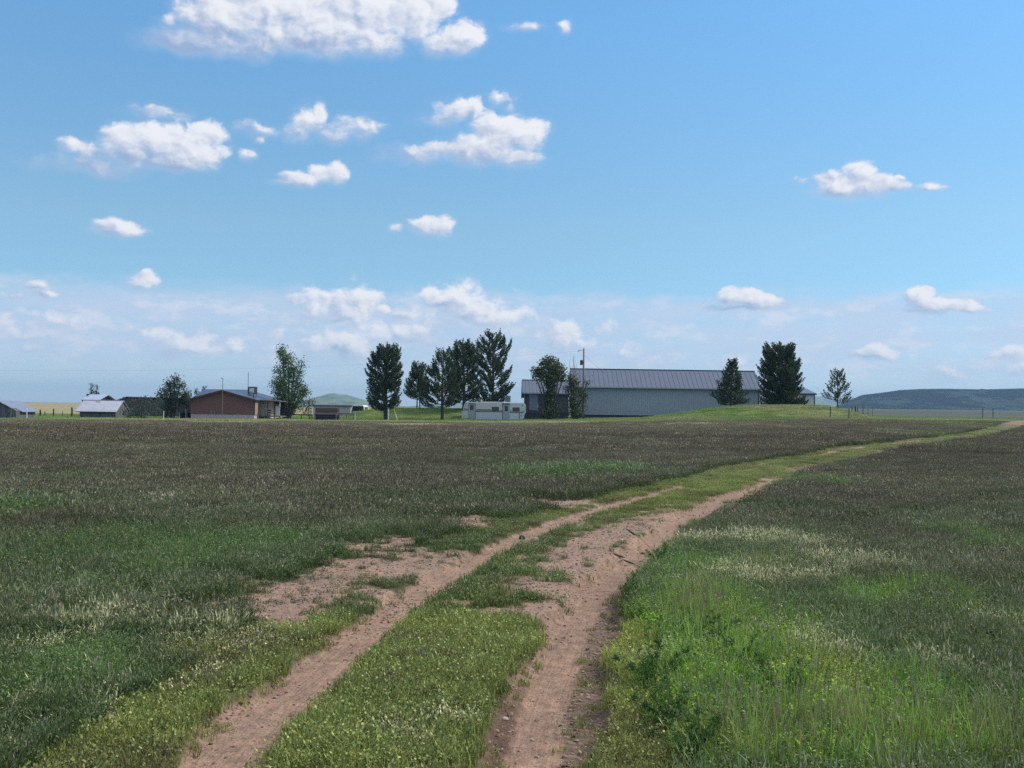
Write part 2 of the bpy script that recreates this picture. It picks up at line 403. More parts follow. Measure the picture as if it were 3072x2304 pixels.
# ------------------------------------------------------------------ mesh helpers
def new_obj(name, me, parent=None, mat=None):
    o = bpy.data.objects.new(name, me)
    COL.objects.link(o)
    if mat is not None: me.materials.append(mat)
    if parent is not None: o.parent = parent
    return o


def mesh_np(name, v, f, attrs=None, smooth=False):
    me = bpy.data.meshes.new(name)
    v = np.asarray(v, np.float32); f = np.asarray(f, np.int32)
    me.vertices.add(len(v)); me.vertices.foreach_set('co', v.ravel())
    k = f.shape[1]
    me.loops.add(f.size); me.loops.foreach_set('vertex_index', f.ravel())
    me.polygons.add(len(f)); me.polygons.foreach_set('loop_start', np.arange(0, f.size, k, dtype=np.int32))
    for nm, (typ, dom, dat) in (attrs or {}).items():
        a = me.attributes.new(nm, typ, dom)
        key = {'FLOAT': 'value', 'FLOAT_COLOR': 'color', 'FLOAT_VECTOR': 'vector', 'INT': 'value'}[typ]
        a.data.foreach_set(key, np.ascontiguousarray(dat, np.int32 if typ == 'INT' else np.float32).ravel())
    me.update(calc_edges=True)
    if smooth: me.shade_smooth()
    return me


def tag(o, label=None, cat=None, group=None, kind=None):
    if label: o['label'] = label
    if cat: o['category'] = cat
    if group: o['group'] = group
    if kind: o['kind'] = kind
    return o


def thing(name, loc, rz=0.0, label=None, cat=None, group=None):
    o = bpy.data.objects.new(name, None)
    o.empty_display_size = 0.5
    COL.objects.link(o)
    o.location = loc; o.rotation_euler = (0, 0, rz)
    return tag(o, label, cat, group)


class MB:
    """collects polygons, boxes, prisms and tubes; build() links them as one mesh object"""
    def __init__(s):
        s.v = []; s.f = []
    def poly(s, pts):
        k = len(s.v); s.v += [tuple(p) for p in pts]; s.f.append(tuple(range(k, k + len(pts))))
        return s
    def box(s, x0, x1, y0, y1, z0, z1):
        k = len(s.v)
        s.v += [(x0, y0, z0), (x1, y0, z0), (x1, y1, z0), (x0, y1, z0), (x0, y0, z1), (x1, y0, z1), (x1, y1, z1), (x0, y1, z1)]
        s.f += [tuple(k + i for i in q) for q in ((3, 2, 1, 0), (4, 5, 6, 7), (0, 1, 5, 4), (1, 2, 6, 5), (2, 3, 7, 6), (3, 0, 4, 7))]
        return s
    def prism(s, prof, axis, a, b_):
        """extrude a 2-D profile (counter-clockwise) along x or y from a to b"""
        k = len(s.v); n = len(prof)
        for t in (a, b_):
            for (p, q) in prof:
                s.v.append((t, p, q) if axis == 'x' else (p, t, q))
        s.f.append(tuple(k + i for i in range(n))); s.f.append(tuple(k + n + i for i in reversed(range(n))))
        for i in range(n):
            j = (i + 1) % n
            s.f.append((k + i, k + n + i, k + n + j, k + j))
        return s
    def slab(s, a, b_, c, d, t):
        """a sheet through four points, t thick downwards"""
        top = [Vector(p) for p in (a, b_, c, d)]
        bot = [p - Vector((0, 0, t)) for p in top]
        k = len(s.v); s.v += [tuple(p) for p in top + bot]
        s.f += [tuple(k + i for i in q) for q in ((0, 1, 2, 3), (7, 6, 5, 4), (0, 4, 5, 1), (1, 5, 6, 2), (2, 6, 7, 3), (3, 7, 4, 0))]
        return s
    def tube(s, pts, rad, n=6, cap=True):
        pts = [Vector(p) for p in pts]
        if not hasattr(rad, '__len__'): rad = [rad] * len(pts)
        k0 = len(s.v)
        for i, p in enumerate(pts):
            d = (pts[min(i + 1, len(pts) - 1)] - pts[max(i - 1, 0)]).normalized()
            a = d.orthogonal().normalized() if abs(d.z) < .95 else Vector((1, 0, 0)).cross(d).normalized()
            b_ = d.cross(a)
            for j in range(n):
                t = 2 * math.pi * j / n
                s.v.append(tuple(p + (a * math.cos(t) + b_ * math.sin(t)) * rad[i]))
        for i in range(len(pts) - 1):
            for j in range(n):
                q = (j + 1) % n
                s.f.append((k0 + i * n + j, k0 + i * n + q, k0 + (i + 1) * n + q, k0 + (i + 1) * n + j))
        if cap:
            s.f.append(tuple(k0 + j for j in reversed(range(n)))); e = k0 + (len(pts) - 1) * n
            s.f.append(tuple(e + j for j in range(n)))
        return s
    def build(s, name, mat, parent=None, smooth=False, bevel=0.0):
        me = bpy.data.meshes.new(name)
        me.from_pydata(s.v, [], s.f)
        bm = bmesh.new(); bm.from_mesh(me)
        bmesh.ops.recalc_face_normals(bm, faces=bm.faces)
        bm.to_mesh(me); bm.free()
        if smooth: me.shade_smooth()
        o = new_obj(name, me, parent, mat)
        if bevel:
            md = o.modifiers.new('bevel', 'BEVEL'); md.width = bevel; md.segments = 2; md.limit_method = 'ANGLE'
        return o


# ------------------------------------------------------------------ materials
def mat(name):
    m = bpy.data.materials.new(name)
    m.use_nodes = True
    m.node_tree.nodes.clear()
    b = NB(m.node_tree)
    out = b.n('ShaderNodeOutputMaterial')
    p = b.n('ShaderNodeBsdfPrincipled')
    m.node_tree.links.new(p.outputs[0], out.inputs[0])
    p.inputs['Specular IOR Level'].default_value = 0.25
    return m, b, p


def ground_material():
    m, b, p = mat('ground')
    a = b.n('ShaderNodeAttribute', attribute_name='gcol')
    bare = b.n('ShaderNodeAttribute', attribute_name='bare')
    geo = b.n('ShaderNodeNewGeometry')
    P = geo.outputs['Position']
    n1 = b.noise(P, 9, 6, 0.65); n2 = b.noise(P, 60, 4, 0.7); n3 = b.noise(P, 1.3, 4, 0.6)
    c = b.mix(1.0, a.outputs['Color'], b.ramp(n1, [(.25, (.62, .62, .62)), (.5, (1, 1, 1)), (.75, (1.35, 1.33, 1.3))]), 'MULTIPLY')
    c = b.mix(1.0, c, b.ramp(n2, [(.3, (.55, .53, .52)), (.5, (1, 1, 1)), (.72, (1.4, 1.38, 1.36))]), 'MULTIPLY')
    c = b.mix(1.0, c, b.ramp(n3, [(.3, (.85, .85, .87)), (.7, (1.12, 1.1, 1.08))]), 'MULTIPLY')
    vor = b.n('ShaderNodeTexVoronoi'); b.put(vor.inputs['Vector'], P); vor.inputs['Scale'].default_value = 38
    vor.inputs['Randomness'].default_value = 1.0
    stone = b.m('MULTIPLY', b.sstep(vor.outputs['Distance'], .34, .22), b.sstep(b.noise(P, 14, 3), .52, .62))
    stone = b.m('MULTIPLY', stone, bare.outputs['Fac'])
    c = b.mix(stone, c, b.mix(b.noise(P, 31, 2), (.10, .075, .06), (.38, .31, .26)))
    # tyre marks: fine streaks along the wheel paths, lug prints across the crumbled shoulder
    fl = b.n('ShaderNodeAttribute', attribute_name='rutl').outputs['Fac']; fr = b.n('ShaderNodeAttribute', attribute_name='rutr').outputs['Fac']
    al = b.n('ShaderNodeAttribute', attribute_name='along').outputs['Fac']
    lat = b.m('ADD', fl, b.m('MULTIPLY', fr, .37))
    streak = b.noise(b.vec(b.m('MULTIPLY', lat, 30.0), b.m('MULTIPLY', al, 1.6)), 1.0, 4, .6)
    wob = b.noise(P, 5, 3, .6)
    wave = b.m('SINE', b.m('ADD', b.m('MULTIPLY', al, 74.0), b.m('MULTIPLY', wob, 9.0)))
    shr = b.m('MULTIPLY', b.sstep(fr, .14, .20), b.sstep(fr, .56, .44))
    shl = b.m('MULTIPLY', b.sstep(fl, .06, .14), b.sstep(fl, .30, .24))
    lugm = b.m('MULTIPLY', b.m('MULTIPLY', b.m('MAXIMUM', shr, b.m('MULTIPLY', shl, .5)), bare.outputs['Fac']), b.sstep(n1, .38, .58))
    lug = b.m('MULTIPLY', wave, lugm)
    inw = b.m('MULTIPLY', b.m('MAXIMUM', b.sstep(b.m('ABSOLUTE', fl), .26, .18), b.sstep(b.m('ABSOLUTE', fr), .22, .15)), bare.outputs['Fac'])
    c = b.mix(b.m('MULTIPLY', inw, .8), c, b.mix(1.0, c, b.ramp(streak, [(.3, (.72, .70, .69)), (.5, (1, 1, 1)), (.7, (1.22, 1.17, 1.13))]), 'MULTIPLY'))
    c = b.mix(b.m('MULTIPLY', b.sstep(lug, .15, .7), .55), c, (.10, .075, .062))
    # cracks and dark clods on the loose dirt
    clod = b.m('MULTIPLY', b.sstep(b.noise(P, 22, 3, .7), .60, .68), b.m('MULTIPLY', bare.outputs['Fac'], b.m('SUBTRACT', 1.0, b.m('MULTIPLY', inw, .6))))
    c = b.mix(b.m('MULTIPLY', clod, .7), c, (.085, .062, .050))
    b.put(p.inputs['Base Color'], c)
    p.inputs['Roughness'].default_value = 0.95
    bump = b.n('ShaderNodeBump'); bump.inputs['Strength'].default_value = 0.9; bump.inputs['Distance'].default_value = 0.02
    h = b.m('ADD', b.m('MULTIPLY', n1, 1.0), b.m('ADD', b.m('MULTIPLY', n2, .5), b.m('ADD', b.m('MULTIPLY', stone, .8), b.m('ADD', b.m('MULTIPLY', lug, -.6), b.m('MULTIPLY', b.m('MULTIPLY', streak, inw), .5)))))
    b.put(bump.inputs['Height'], h)
    b.put(p.inputs['Normal'], bump.outputs[0])
    return m


DIRT = np.array([.285, .195, .150])
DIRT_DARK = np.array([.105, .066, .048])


def field_albedo(x, y, q):
    """soil and thatch colour of the bare ground sheet"""
    thatch = np.array([.060, .062, .036]); tg = np.array([.070, .086, .034]); tb = np.array([.088, .076, .062]); ty = np.array([.125, .13, .050])
    c = thatch + (tg - thatch) * (q['lush'])[..., None]
    c = c + (tb - c) * q['brown'][..., None]
    c = c + (ty - c) * (q['yel'] * .85)[..., None]
    d = DIRT * (.86 + .3 * q['n'])[..., None]
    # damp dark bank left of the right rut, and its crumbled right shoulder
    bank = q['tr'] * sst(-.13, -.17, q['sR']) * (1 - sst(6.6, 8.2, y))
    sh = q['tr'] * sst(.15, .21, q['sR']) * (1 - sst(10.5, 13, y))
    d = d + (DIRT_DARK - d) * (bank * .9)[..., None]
    d = d + (np.array([.17, .12, .098]) - d) * (sh * .75)[..., None]
    edge = q['tl'] * sst(.08, .2, q['sL']) * (1 - sst(7.5, 12, y))
    d = d + (np.array([.16, .112, .09]) - d) * (edge * .6)[..., None]
    c = c + (d - c) * sst(.25, .7, q['bare'])[..., None]
    # far range: dry pale pasture on the left with sunlight painted into its tone, grey green on the right
    f = sst(128, 175, y)
    lf = sst(40, -30, x) if False else 1 - sst(-60, 20, x)
    dry = np.array([.29, .255, .145]); grn = np.array([.068, .078, .056])
    fc = grn + (dry - grn) * lf[..., None]
    fc = fc * (.78 + .5 * fbm(x, y * 3, 160, 4, 91))[..., None]
    c = c + (fc - c) * f[..., None]
    berm = np.clip(broad(x, y) - np.interp(x, [-400, -60, -35, -2.5, 15, 33, 60, 120, 400], [-.1, -.12, .08, .28, .72, 1.2, 1.3, 1.3, 1.3]), 0, 1) * (y > 100) * (y < 160)
    c = c + (np.array([.15, .20, .06]) - c) * sst(.02, .3, berm)[..., None]
    return c


def axis(fine0, fine1, step, lo, hi, grow):
    a = list(np.arange(fine0, fine1, step))
    s = step
    while a[-1] < hi: s *= grow; a.append(a[-1] + s)
    s = step
    while a[0] > lo: s *= grow; a.insert(0, a[0] - s)
    return np.array(a)


def build_ground():
    xs = axis(-4.2, 5.2, 0.04, -6500, 6500, 1.055)
    ys = axis(4.6, 15.5, 0.04, -120, 6600, 1.035)
    X, Y = np.meshgrid(xs, ys)
    q = zones(X, Y)
    Z = terrain(X, Y, q)
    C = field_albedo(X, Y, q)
    v = np.stack([X, Y, Z], -1).reshape(-1, 3)
    ny, nx = X.shape
    i = np.arange(ny * nx).reshape(ny, nx)
    f = np.stack([i[:-1, :-1], i[:-1, 1:], i[1:, 1:], i[1:, :-1]], -1).reshape(-1, 4)
    C4 = np.concatenate([C.reshape(-1, 3), np.ones((ny * nx, 1))], 1)
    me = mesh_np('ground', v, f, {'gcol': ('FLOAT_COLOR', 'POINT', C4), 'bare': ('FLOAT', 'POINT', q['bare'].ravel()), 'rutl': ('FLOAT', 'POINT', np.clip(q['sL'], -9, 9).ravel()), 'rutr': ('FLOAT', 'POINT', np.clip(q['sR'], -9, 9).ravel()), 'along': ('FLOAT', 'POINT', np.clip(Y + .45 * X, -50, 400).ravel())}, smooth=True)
    o = new_obj('ground', me, None, ground_material())
    tag(o, kind='structure')
    print('ground verts', len(v))


build_ground()

# ------------------------------------------------------------------ grass (stuff): clumps scattered over points
def blade_clump(seed, n, rad, h0, h1, w, head, lean=.35, headw=2.2, cross=False):
    """one clump: stems with a bend, some carrying a seed head. 'bc' = (head share, value, _)"""
    r = np.random.default_rng(seed)
    V = []; F = []; A = []
    for k in range(n):
        a = r.uniform(0, 2 * math.pi); rr = rad * math.sqrt(r.uniform())
        bx, by = rr * math.cos(a), rr * math.sin(a)
        h = r.uniform(h0, h1); th = r.uniform(0, 2 * math.pi); le = abs(r.normal(0, lean)) * h
        dx, dy = math.cos(th) * le, math.sin(th) * le
        fa = r.uniform(0, math.pi); wx, wy = math.cos(fa) * w * .5, math.sin(fa) * w * .5
        val = r.uniform(.6, 1.4)
        hd = r.uniform() < head
        t0 = len(V)
        mx, my, mz = bx + dx * .35, by + dy * .35, h * .6
        tx, ty, tz = bx + dx, by + dy, h
        V += [(bx - wx, by - wy, -.02), (bx + wx, by + wy, -.02), (mx - wx * .8, my - wy * .8, mz), (mx + wx * .8, my + wy * .8, mz), (tx, ty, tz)]
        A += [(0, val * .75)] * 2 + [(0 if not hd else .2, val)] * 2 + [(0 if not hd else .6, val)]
        F += [(t0, t0 + 1, t0 + 3), (t0, t0 + 3, t0 + 2), (t0 + 2, t0 + 3, t0 + 4)]
        if hd:
            t1 = len(V); hl = h * .22; hw = w * headw * .5
            ux, uy = math.cos(fa + .6) * hw, math.sin(fa + .6) * hw
            cx, cy, cz = tx - dx * .12, ty - dy * .12, tz - hl * .6
            V += [(cx, cy, cz), (cx + ux + dx * .1, cy + uy + dy * .1, cz + hl * .6), (cx - ux + dx * .1, cy - uy + dy * .1, cz + hl * .6), (cx + dx * .25, cy + dy * .25, cz + hl * 1.4)]
            hv = r.uniform(.65, 1.5)
            A += [(1, hv)] * 4
            F += [(t1, t1 + 1, t1 + 2), (t1 + 2, t1 + 1, t1 + 3)]
    A = np.array(A)
    A4 = np.stack([A[:, 0], A[:, 1], A[:, 0] * 0, A[:, 0] * 0 + 1], 1)
    return np.array(V), np.array(F), A4


def forb_clump(seed, n, rad, h, leaf, wide=.42, head=.12):
    """a low herb: small leaves at all angles, a few flower heads"""
    r = np.random.default_rng(seed)
    V = []; F = []; A = []
    for k in range(n):
        a = r.uniform(0, 6.283); rr = rad * math.sqrt(r.uniform())
        z = h * r.uniform(.1, 1.0) * (1 - .5 * (rr / rad) ** 2)
        p = np.array([rr * math.cos(a), rr * math.sin(a), z])
        d = np.array([math.cos(a), math.sin(a), 0]) * r.uniform(.2, 1) + r.normal(0, .5, 3) + np.array([0, 0, .25]); d /= np.linalg.norm(d)
        sd = np.cross(d, r.normal(size=3)); sd /= np.linalg.norm(sd) + 1e-9
        L = leaf * r.uniform(.6, 1.4)
        hd = r.uniform() < head
        if hd: p[2] = h * r.uniform(.8, 1.2); L *= .55
        w_ = wide if not hd else .9
        t0 = len(V)
        V += [tuple(p - d * L * .5), tuple(p + sd * L * w_ * .5), tuple(p + d * L * .5 + np.array([0, 0, -.1 * L])), tuple(p - sd * L * w_ * .5)]
        F += [(t0, t0 + 1, t0 + 2), (t0, t0 + 2, t0 + 3)]
        A += [(1.0 if hd else 0.0, r.uniform(.5, 1.5))] * 4
    A = np.array(A)
    return np.array(V), np.array(F), np.stack([A[:, 0], A[:, 1], A[:, 0] * 0, A[:, 0] * 0 + 1], 1)


def grass_material():
    m, b, p = mat('grass')
    g = b.n('ShaderNodeAttribute', attribute_name='gcol', attribute_type='INSTANCER')
    h = b.n('ShaderNodeAttribute', attribute_name='hcol', attribute_type='INSTANCER')
    a = b.n('ShaderNodeAttribute', attribute_name='bc')
    s = b.n('ShaderNodeSeparateColor'); m.node_tree.links.new(a.outputs['Color'], s.inputs[0])
    c = b.mix(s.outputs[0], g.outputs['Color'], h.outputs['Color'])
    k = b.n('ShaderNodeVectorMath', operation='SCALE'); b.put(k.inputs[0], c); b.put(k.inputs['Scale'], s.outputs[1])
    b.put(p.inputs['Base Color'], k.outputs[0])
    p.inputs['Roughness'].default_value = 0.75
    p.inputs['Specular IOR Level'].default_value = 0.15
    # thin leaves let light through
    tr = b.n('ShaderNodeBsdfTranslucent'); b.put(tr.inputs[0], k.outputs[0])
    mx = b.n('ShaderNodeMixShader'); mx.inputs[0].default_value = .25
    m.node_tree.links.new(p.outputs[0], mx.inputs[1]); m.node_tree.links.new(tr.outputs[0], mx.inputs[2])
    m.node_tree.links.new(mx.outputs[0], [n for n in m.node_tree.nodes if n.type == 'OUTPUT_MATERIAL'][0].inputs[0])
    return m


GRASS_MAT = grass_material()


def clump_collection(name, specs):
    c = bpy.data.collections.new(name)
    for i, sp in enumerate(specs):
        v, f, a = (forb_clump if 'leaf' in sp[1] else blade_clump)(*sp[:1], **sp[1])
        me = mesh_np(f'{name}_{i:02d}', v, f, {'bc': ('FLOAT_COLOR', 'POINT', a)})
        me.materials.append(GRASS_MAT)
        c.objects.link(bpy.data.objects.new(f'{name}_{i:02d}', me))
    return c


def scatter_group(coll):
    ng = bpy.data.node_groups.new('scatter', 'GeometryNodeTree')
    ng.interface.new_socket('Geometry', in_out='INPUT', socket_type='NodeSocketGeometry')
    ng.interface.new_socket('Geometry', in_out='OUTPUT', socket_type='NodeSocketGeometry')
    N = ng.nodes.new; L = ng.links.new
    gi, go = N('NodeGroupInput'), N('NodeGroupOutput')
    ci = N('GeometryNodeCollectionInfo')
    ci.inputs['Collection'].default_value = coll
    ci.inputs['Separate Children'].default_value = True
    ci.inputs['Reset Children'].default_value = True
    ip = N('GeometryNodeInstanceOnPoints')
    ip.inputs['Pick Instance'].default_value = True
    def att(nm, ty):
        a = N('GeometryNodeInputNamedAttribute'); a.data_type = ty; a.inputs[0].default_value = nm
        return a.outputs[0]
    L(gi.outputs[0], ip.inputs['Points']); L(ci.outputs[0], ip.inputs['Instance'])
    L(att('idx', 'INT'), ip.inputs['Instance Index'])
    L(att('rot', 'FLOAT_VECTOR'), ip.inputs['Rotation'])
    L(att('siz', 'FLOAT_VECTOR'), ip.inputs['Scale'])
    L(ip.outputs[0], go.inputs[0])
    return ng


def scatter(name, coll, P, rot, siz, idx, gcol, hcol, label):
    n = len(P)
    c4 = lambda c: np.concatenate([np.clip(c, 0, 1), np.ones((n, 1))], 1)
    me = mesh_np(name, P, np.zeros((0, 3), int), {
        'rot': ('FLOAT_VECTOR', 'POINT', rot), 'siz': ('FLOAT_VECTOR', 'POINT', siz), 'idx': ('INT', 'POINT', idx),
        'gcol': ('FLOAT_COLOR', 'POINT', c4(gcol)), 'hcol': ('FLOAT_COLOR', 'POINT', c4(hcol))})
    o = new_obj(name, me, None, None)
    md = o.modifiers.new('scatter', 'NODES'); md.node_group = scatter_group(coll)
    tag(o, label=label, kind='stuff')
    print(name, n)
    return o


def sample_points(y0, y1, dens, half=.62, margin=1.5):
    """random points over the ground between y0 and y1 with dens(y) per square metre"""
    out = []
    edges = np.geomspace(y0, y1, 24)
    for a, c in zip(edges[:-1], edges[1:]):
        w = half * c + margin
        n = int(2 * w * (c - a) * dens((a + c) / 2))
        out.append(np.stack([rng.uniform(-w, w, n), rng.uniform(a, c, n)], 1))
    return np.concatenate(out)


G_DARK = np.array([.082, .140, .050]); G_LUSH = np.array([.190, .325, .060]); G_YEL = np.array([.350, .370, .105]); G_OLIVE = np.array([.098, .115, .052])
H_BROWN = np.array([.180, .150, .108]); H_CREAM = np.array([.70, .64, .38]); H_GREEN = np.array([.18, .245, .11]); H_TAN = np.array([.36, .31, .22])


def grass_colours(x, y, q):
    n = len(x)
    r = rng.uniform(size=(n, 1)); r2 = rng.uniform(size=(n, 1))
    B = lambda k: q[k][:, None]
    g = G_DARK + (G_LUSH - G_DARK) * np.clip(B('lush') * .9 + (r - .5) * .4, 0, 1)
    g = g + (G_OLIVE - g) * np.clip(B('brown') * .9, 0, 1)
    g = g + (G_YEL - g) * np.clip(B('yel') + (r2 - .5) * .35 * (B('yel') > .05), 0, 1)
    h = H_GREEN + (H_BROWN - H_GREEN) * np.clip(B('brown') * 1.2 + (r - .5) * .3, 0, 1)
    h = h + (H_TAN - h) * (r2 > .90)
    fy = (sst(24, 34, y) * q['short'])[:, None]
    g = g + (np.array([.30, .31, .16]) - g) * fy * .6
    lf = (q['lush'] * (q['sL'] < -.8))[:, None]
    g = g + (np.array([.090, .150, .055]) - g) * lf * .75
    h = h + (G_YEL * 1.25 - h) * np.clip(B('yel') * .7, 0, 1)
    cm = np.clip(B('cream') * (.2 + 1.3 * r), 0, 1)
    h = h + (H_CREAM - h) * cm
    g = g + (np.array([.17, .18, .085]) - g) * cm * .35
    ry = ((q['sR'] > .4) * (1 - sst(9, 13, y)))[:, None]
    g = g * (1 + .42 * ry * np.array([1.2, 1.0, .6]))
    v = (.74 + .52 * rng.uniform(size=(n, 1))) * (.72 + .56 * fbm(x, y, 1.1, 3, 301) / 1)[:, None] * (.80 + .40 * fbm(x, y, 7, 3, 302))[:, None]
    st = sst(.55, .66, fbm(x, y, .7, 3, 303))[:, None] * B('short') * .6
    g = g + (np.array([.17, .145, .085]) - g) * st
    return g * v, h * v


def build_grass():
    # --- near: single clumps
    cn = clump_collection('near_clump', [
        (i, dict(n=30, rad=.09, h0=.06, h1=.19, w=.0045, head=.42, headw=1.8, lean=.6)) for i in range(5)] +
        [(20 + i, dict(n=34, rad=.08, h0=.02, h1=.075, w=.006, head=.22, lean=.8, headw=2.0)) for i in range(4)] +
        [(50 + i, dict(n=44, rad=.11, h=.15, leaf=.030)) for i in range(3)] + [(54 + i, dict(n=40, rad=.10, h=.06, leaf=.022, head=.3)) for i in range(2)] +
        [(45 + i, dict(n=12, rad=.10, h0=.16, h1=.42, w=.0055, head=.24, lean=.18, headw=1.5)) for i in range(3)] +
        [(40 + i, dict(n=22, rad=.09, h0=.12, h1=.34, w=.005, head=.10, lean=.32)) for i in range(3)])
    p = sample_points(3.4, 17, lambda y: 330 if y < 8 else 330 * (8 / y) ** 1.1)
    x, y = p[:, 0], p[:, 1]
    q = zones(x, y)
    k = rng.uniform(size=len(x))
    mid = (q['sL'] > 0) & (q['sR'] < 0) & (y > 9.1)
    wheel = (np.abs(q['sL']) < .2) | (np.abs(q['sR']) < .15)
    keep = (k > q['bare'] * 1.02) | ((q['bare'] > .3) & ~wheel & (k < .12)) | ((q['bare'] > .05) & (q['bare'] < .9) & (k > .7))
    keep &= ~(mid & (k < .25))
    p, x, y = p[keep], x[keep], y[keep]
    q = {a: b_[keep] for a, b_ in q.items()}
    n = len(x)
    short = (q['short'] > .5) | (q['gr'] > .12)
    tall = (q['lush'] > .45) & (q['sR'] > .75) & (y < 12) & (rng.uniform(size=n) < .30)
    idx = np.where(short, 5 + rng.integers(0, 4, n), rng.integers(0, 5, n))
    forb = rng.uniform(size=n) < np.where(short, .30, .55 + .25 * (fbm(x, y, .8, 2, 90) - .5) + .2 * q['lush'])
    idx = np.where(forb, np.where(short, 12 + rng.integers(0, 2, n), 9 + rng.integers(0, 3, n)), idx)
    idx = np.where(tall & ~short & ~forb, 17 + rng.integers(0, 3, n), idx)
    stems = (patch(x, y, TALL) > .4) & (q['sR'] > .9) & (rng.uniform(size=n) < .22)
    idx = np.where(stems, 14 + rng.integers(0, 3, n), idx)
    s = rng.uniform(.75, 1.2, n) * np.where(~short & (q['sL'] < 0) & (y < 8.2), .70, 1) * (1 - .35 * (q['bare'] > .2)) * (.8 + .4 * q['nb'])
    s = np.where(short & mid[keep], s * 1.25, s)
    rot = np.stack([rng.normal(0, .10, n), rng.normal(0, .10, n), rng.uniform(0, 6.283, n)], 1)
    z = terrain(x, y, q)
    g, h = grass_colours(x, y, q)
    g[stems] = np.array([.30, .34, .11]) * rng.uniform(.7, 1.25, (int(stems.sum()), 1)); h[stems] = np.array([.22, .17, .11])
    scatter('short_grass', cn, np.stack([x, y, z], 1)[short], rot[short], np.repeat(s[:, None], 3, 1)[short], idx[short], g[short], h[short], 'short green and yellowish grass growing along the dirt track')
    scatter('meadow_grass', cn, np.stack([x, y, z], 1)[~short], rot[~short], np.repeat(s[:, None], 3, 1)[~short], idx[~short], g[~short], h[~short], 'seeding meadow grass either side of the track in the foreground')
    # --- middle
    cm = clump_collection('mid_clump', [
        (60 + i, dict(n=110, rad=.34, h0=.06, h1=.19, w=.010, head=.5, headw=1.8, lean=.6)) for i in range(5)] +
        [(80 + i, dict(n=90, rad=.34, h0=.03, h1=.09, w=.012, head=.2, lean=.7)) for i in range(3)] +
        [(90 + i, dict(n=130, rad=.36, h=.16, leaf=.045)) for i in range(3)])
    p = sample_points(15.5, 48, lambda y: 34 if y < 24 else 34 * (24 / y) ** 1.0, margin=3)
    x, y = p[:, 0], p[:, 1]
    q = zones(x, y)
    nearrut = (q['short'] < .5) & (q['sR'] > -.6) & (q['sR'] < .80)
    keep = ~nearrut & (rng.uniform(size=len(x)) > q['bare'] * 1.05) & ((y > 17) | (rng.uniform(size=len(x)) < (y - 15.5) / 1.5))
    x, y = x[keep], y[keep]
    q = {a: b_[keep] for a, b_ in q.items()}
    n = len(x)
    short = (q['short'] > .5) | (q['gr'] > .12)
    idx = np.where(short, 5 + rng.integers(0, 3, n), rng.integers(0, 5, n))
    idx = np.where(~short & (rng.uniform(size=n) < .55 + .2 * q['lush']), 8 + rng.integers(0, 3, n), idx)
    s = rng.uniform(.75, 1.2, n) * (.8 + .4 * q['nb']) * np.where(short, .6, 1) * (1 + .7 * q['lush'] * (q['sL'] < -1))
    rot = np.stack([rng.normal(0, .06, n), rng.normal(0, .06, n), rng.uniform(0, 6.283, n)], 1)
    g, h = grass_colours(x, y, q)
    scatter('field_grass', cm, np.stack([x, y, terrain(x, y, q)], 1), rot, np.repeat(s[:, None], 3, 1), idx, g, h, 'brown headed grass filling the field beyond the foreground')
    # --- far, up to the yard
    cf = clump_collection('far_clump', [
        (100 + i, dict(n=190, rad=.9, h0=.08, h1=.26, w=.026, head=.55, headw=1.6, lean=.5)) for i in range(5)] +
        [(120 + i, dict(n=40, rad=.38, h0=.03, h1=.11, w=.026, head=.25, lean=.6)) for i in range(3)])
    p = sample_points(46, 172, lambda y: 4.2 if y < 80 else 4.2 * (80 / y), margin=8)
    x, y = p[:, 0], p[:, 1]
    q = zones(x, y)
    onroad = (q['sL'] > -1.35) & (q['sR'] < 1.0)
    keep = (rng.uniform(size=len(x)) > q['bare']) & (~onroad | (q['short'] > .5))
    x, y = x[keep], y[keep]
    q = {a: b_[keep] for a, b_ in q.items()}
    n = len(x)
    yard = sst(104, 116, y + 4 * (q['nb'] - .5))
    q['brown'] = q['brown'] * (1 - yard)
    bermh = broad(x, y)
    short = (q['short'] > .5)
    idx = np.where(short, 5 + rng.integers(0, 3, n), rng.integers(0, 5, n))
    s = rng.uniform(.7, 1.2, n) * np.where(short, .8, 1)
    sz = s * (1 - .70 * sst(70, 104, y))
    rot = np.stack([rng.normal(0, .03, n), rng.normal(0, .03, n), rng.uniform(0, 6.283, n)], 1)
    g, h = grass_colours(x, y, q)
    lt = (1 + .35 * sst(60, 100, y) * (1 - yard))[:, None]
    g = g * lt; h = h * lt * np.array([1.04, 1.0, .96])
    pale = yard * sst(.35, .6, fbm(x, y, 8, 3, 140))
    yg = np.array([.20, .31, .085]); yt = np.array([.40, .38, .21])
    base = yg + (yt - yg) * (pale * (1 - sst(118, 126, y)))[:, None]
    g = g + (base * (.7 + .6 * rng.uniform(size=(n, 1))) - g) * yard[:, None]
    h = h + (base * 1.25 - h) * (yard * .8)[:, None]
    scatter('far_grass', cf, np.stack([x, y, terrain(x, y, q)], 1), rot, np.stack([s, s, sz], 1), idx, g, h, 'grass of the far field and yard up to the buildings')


build_grass()

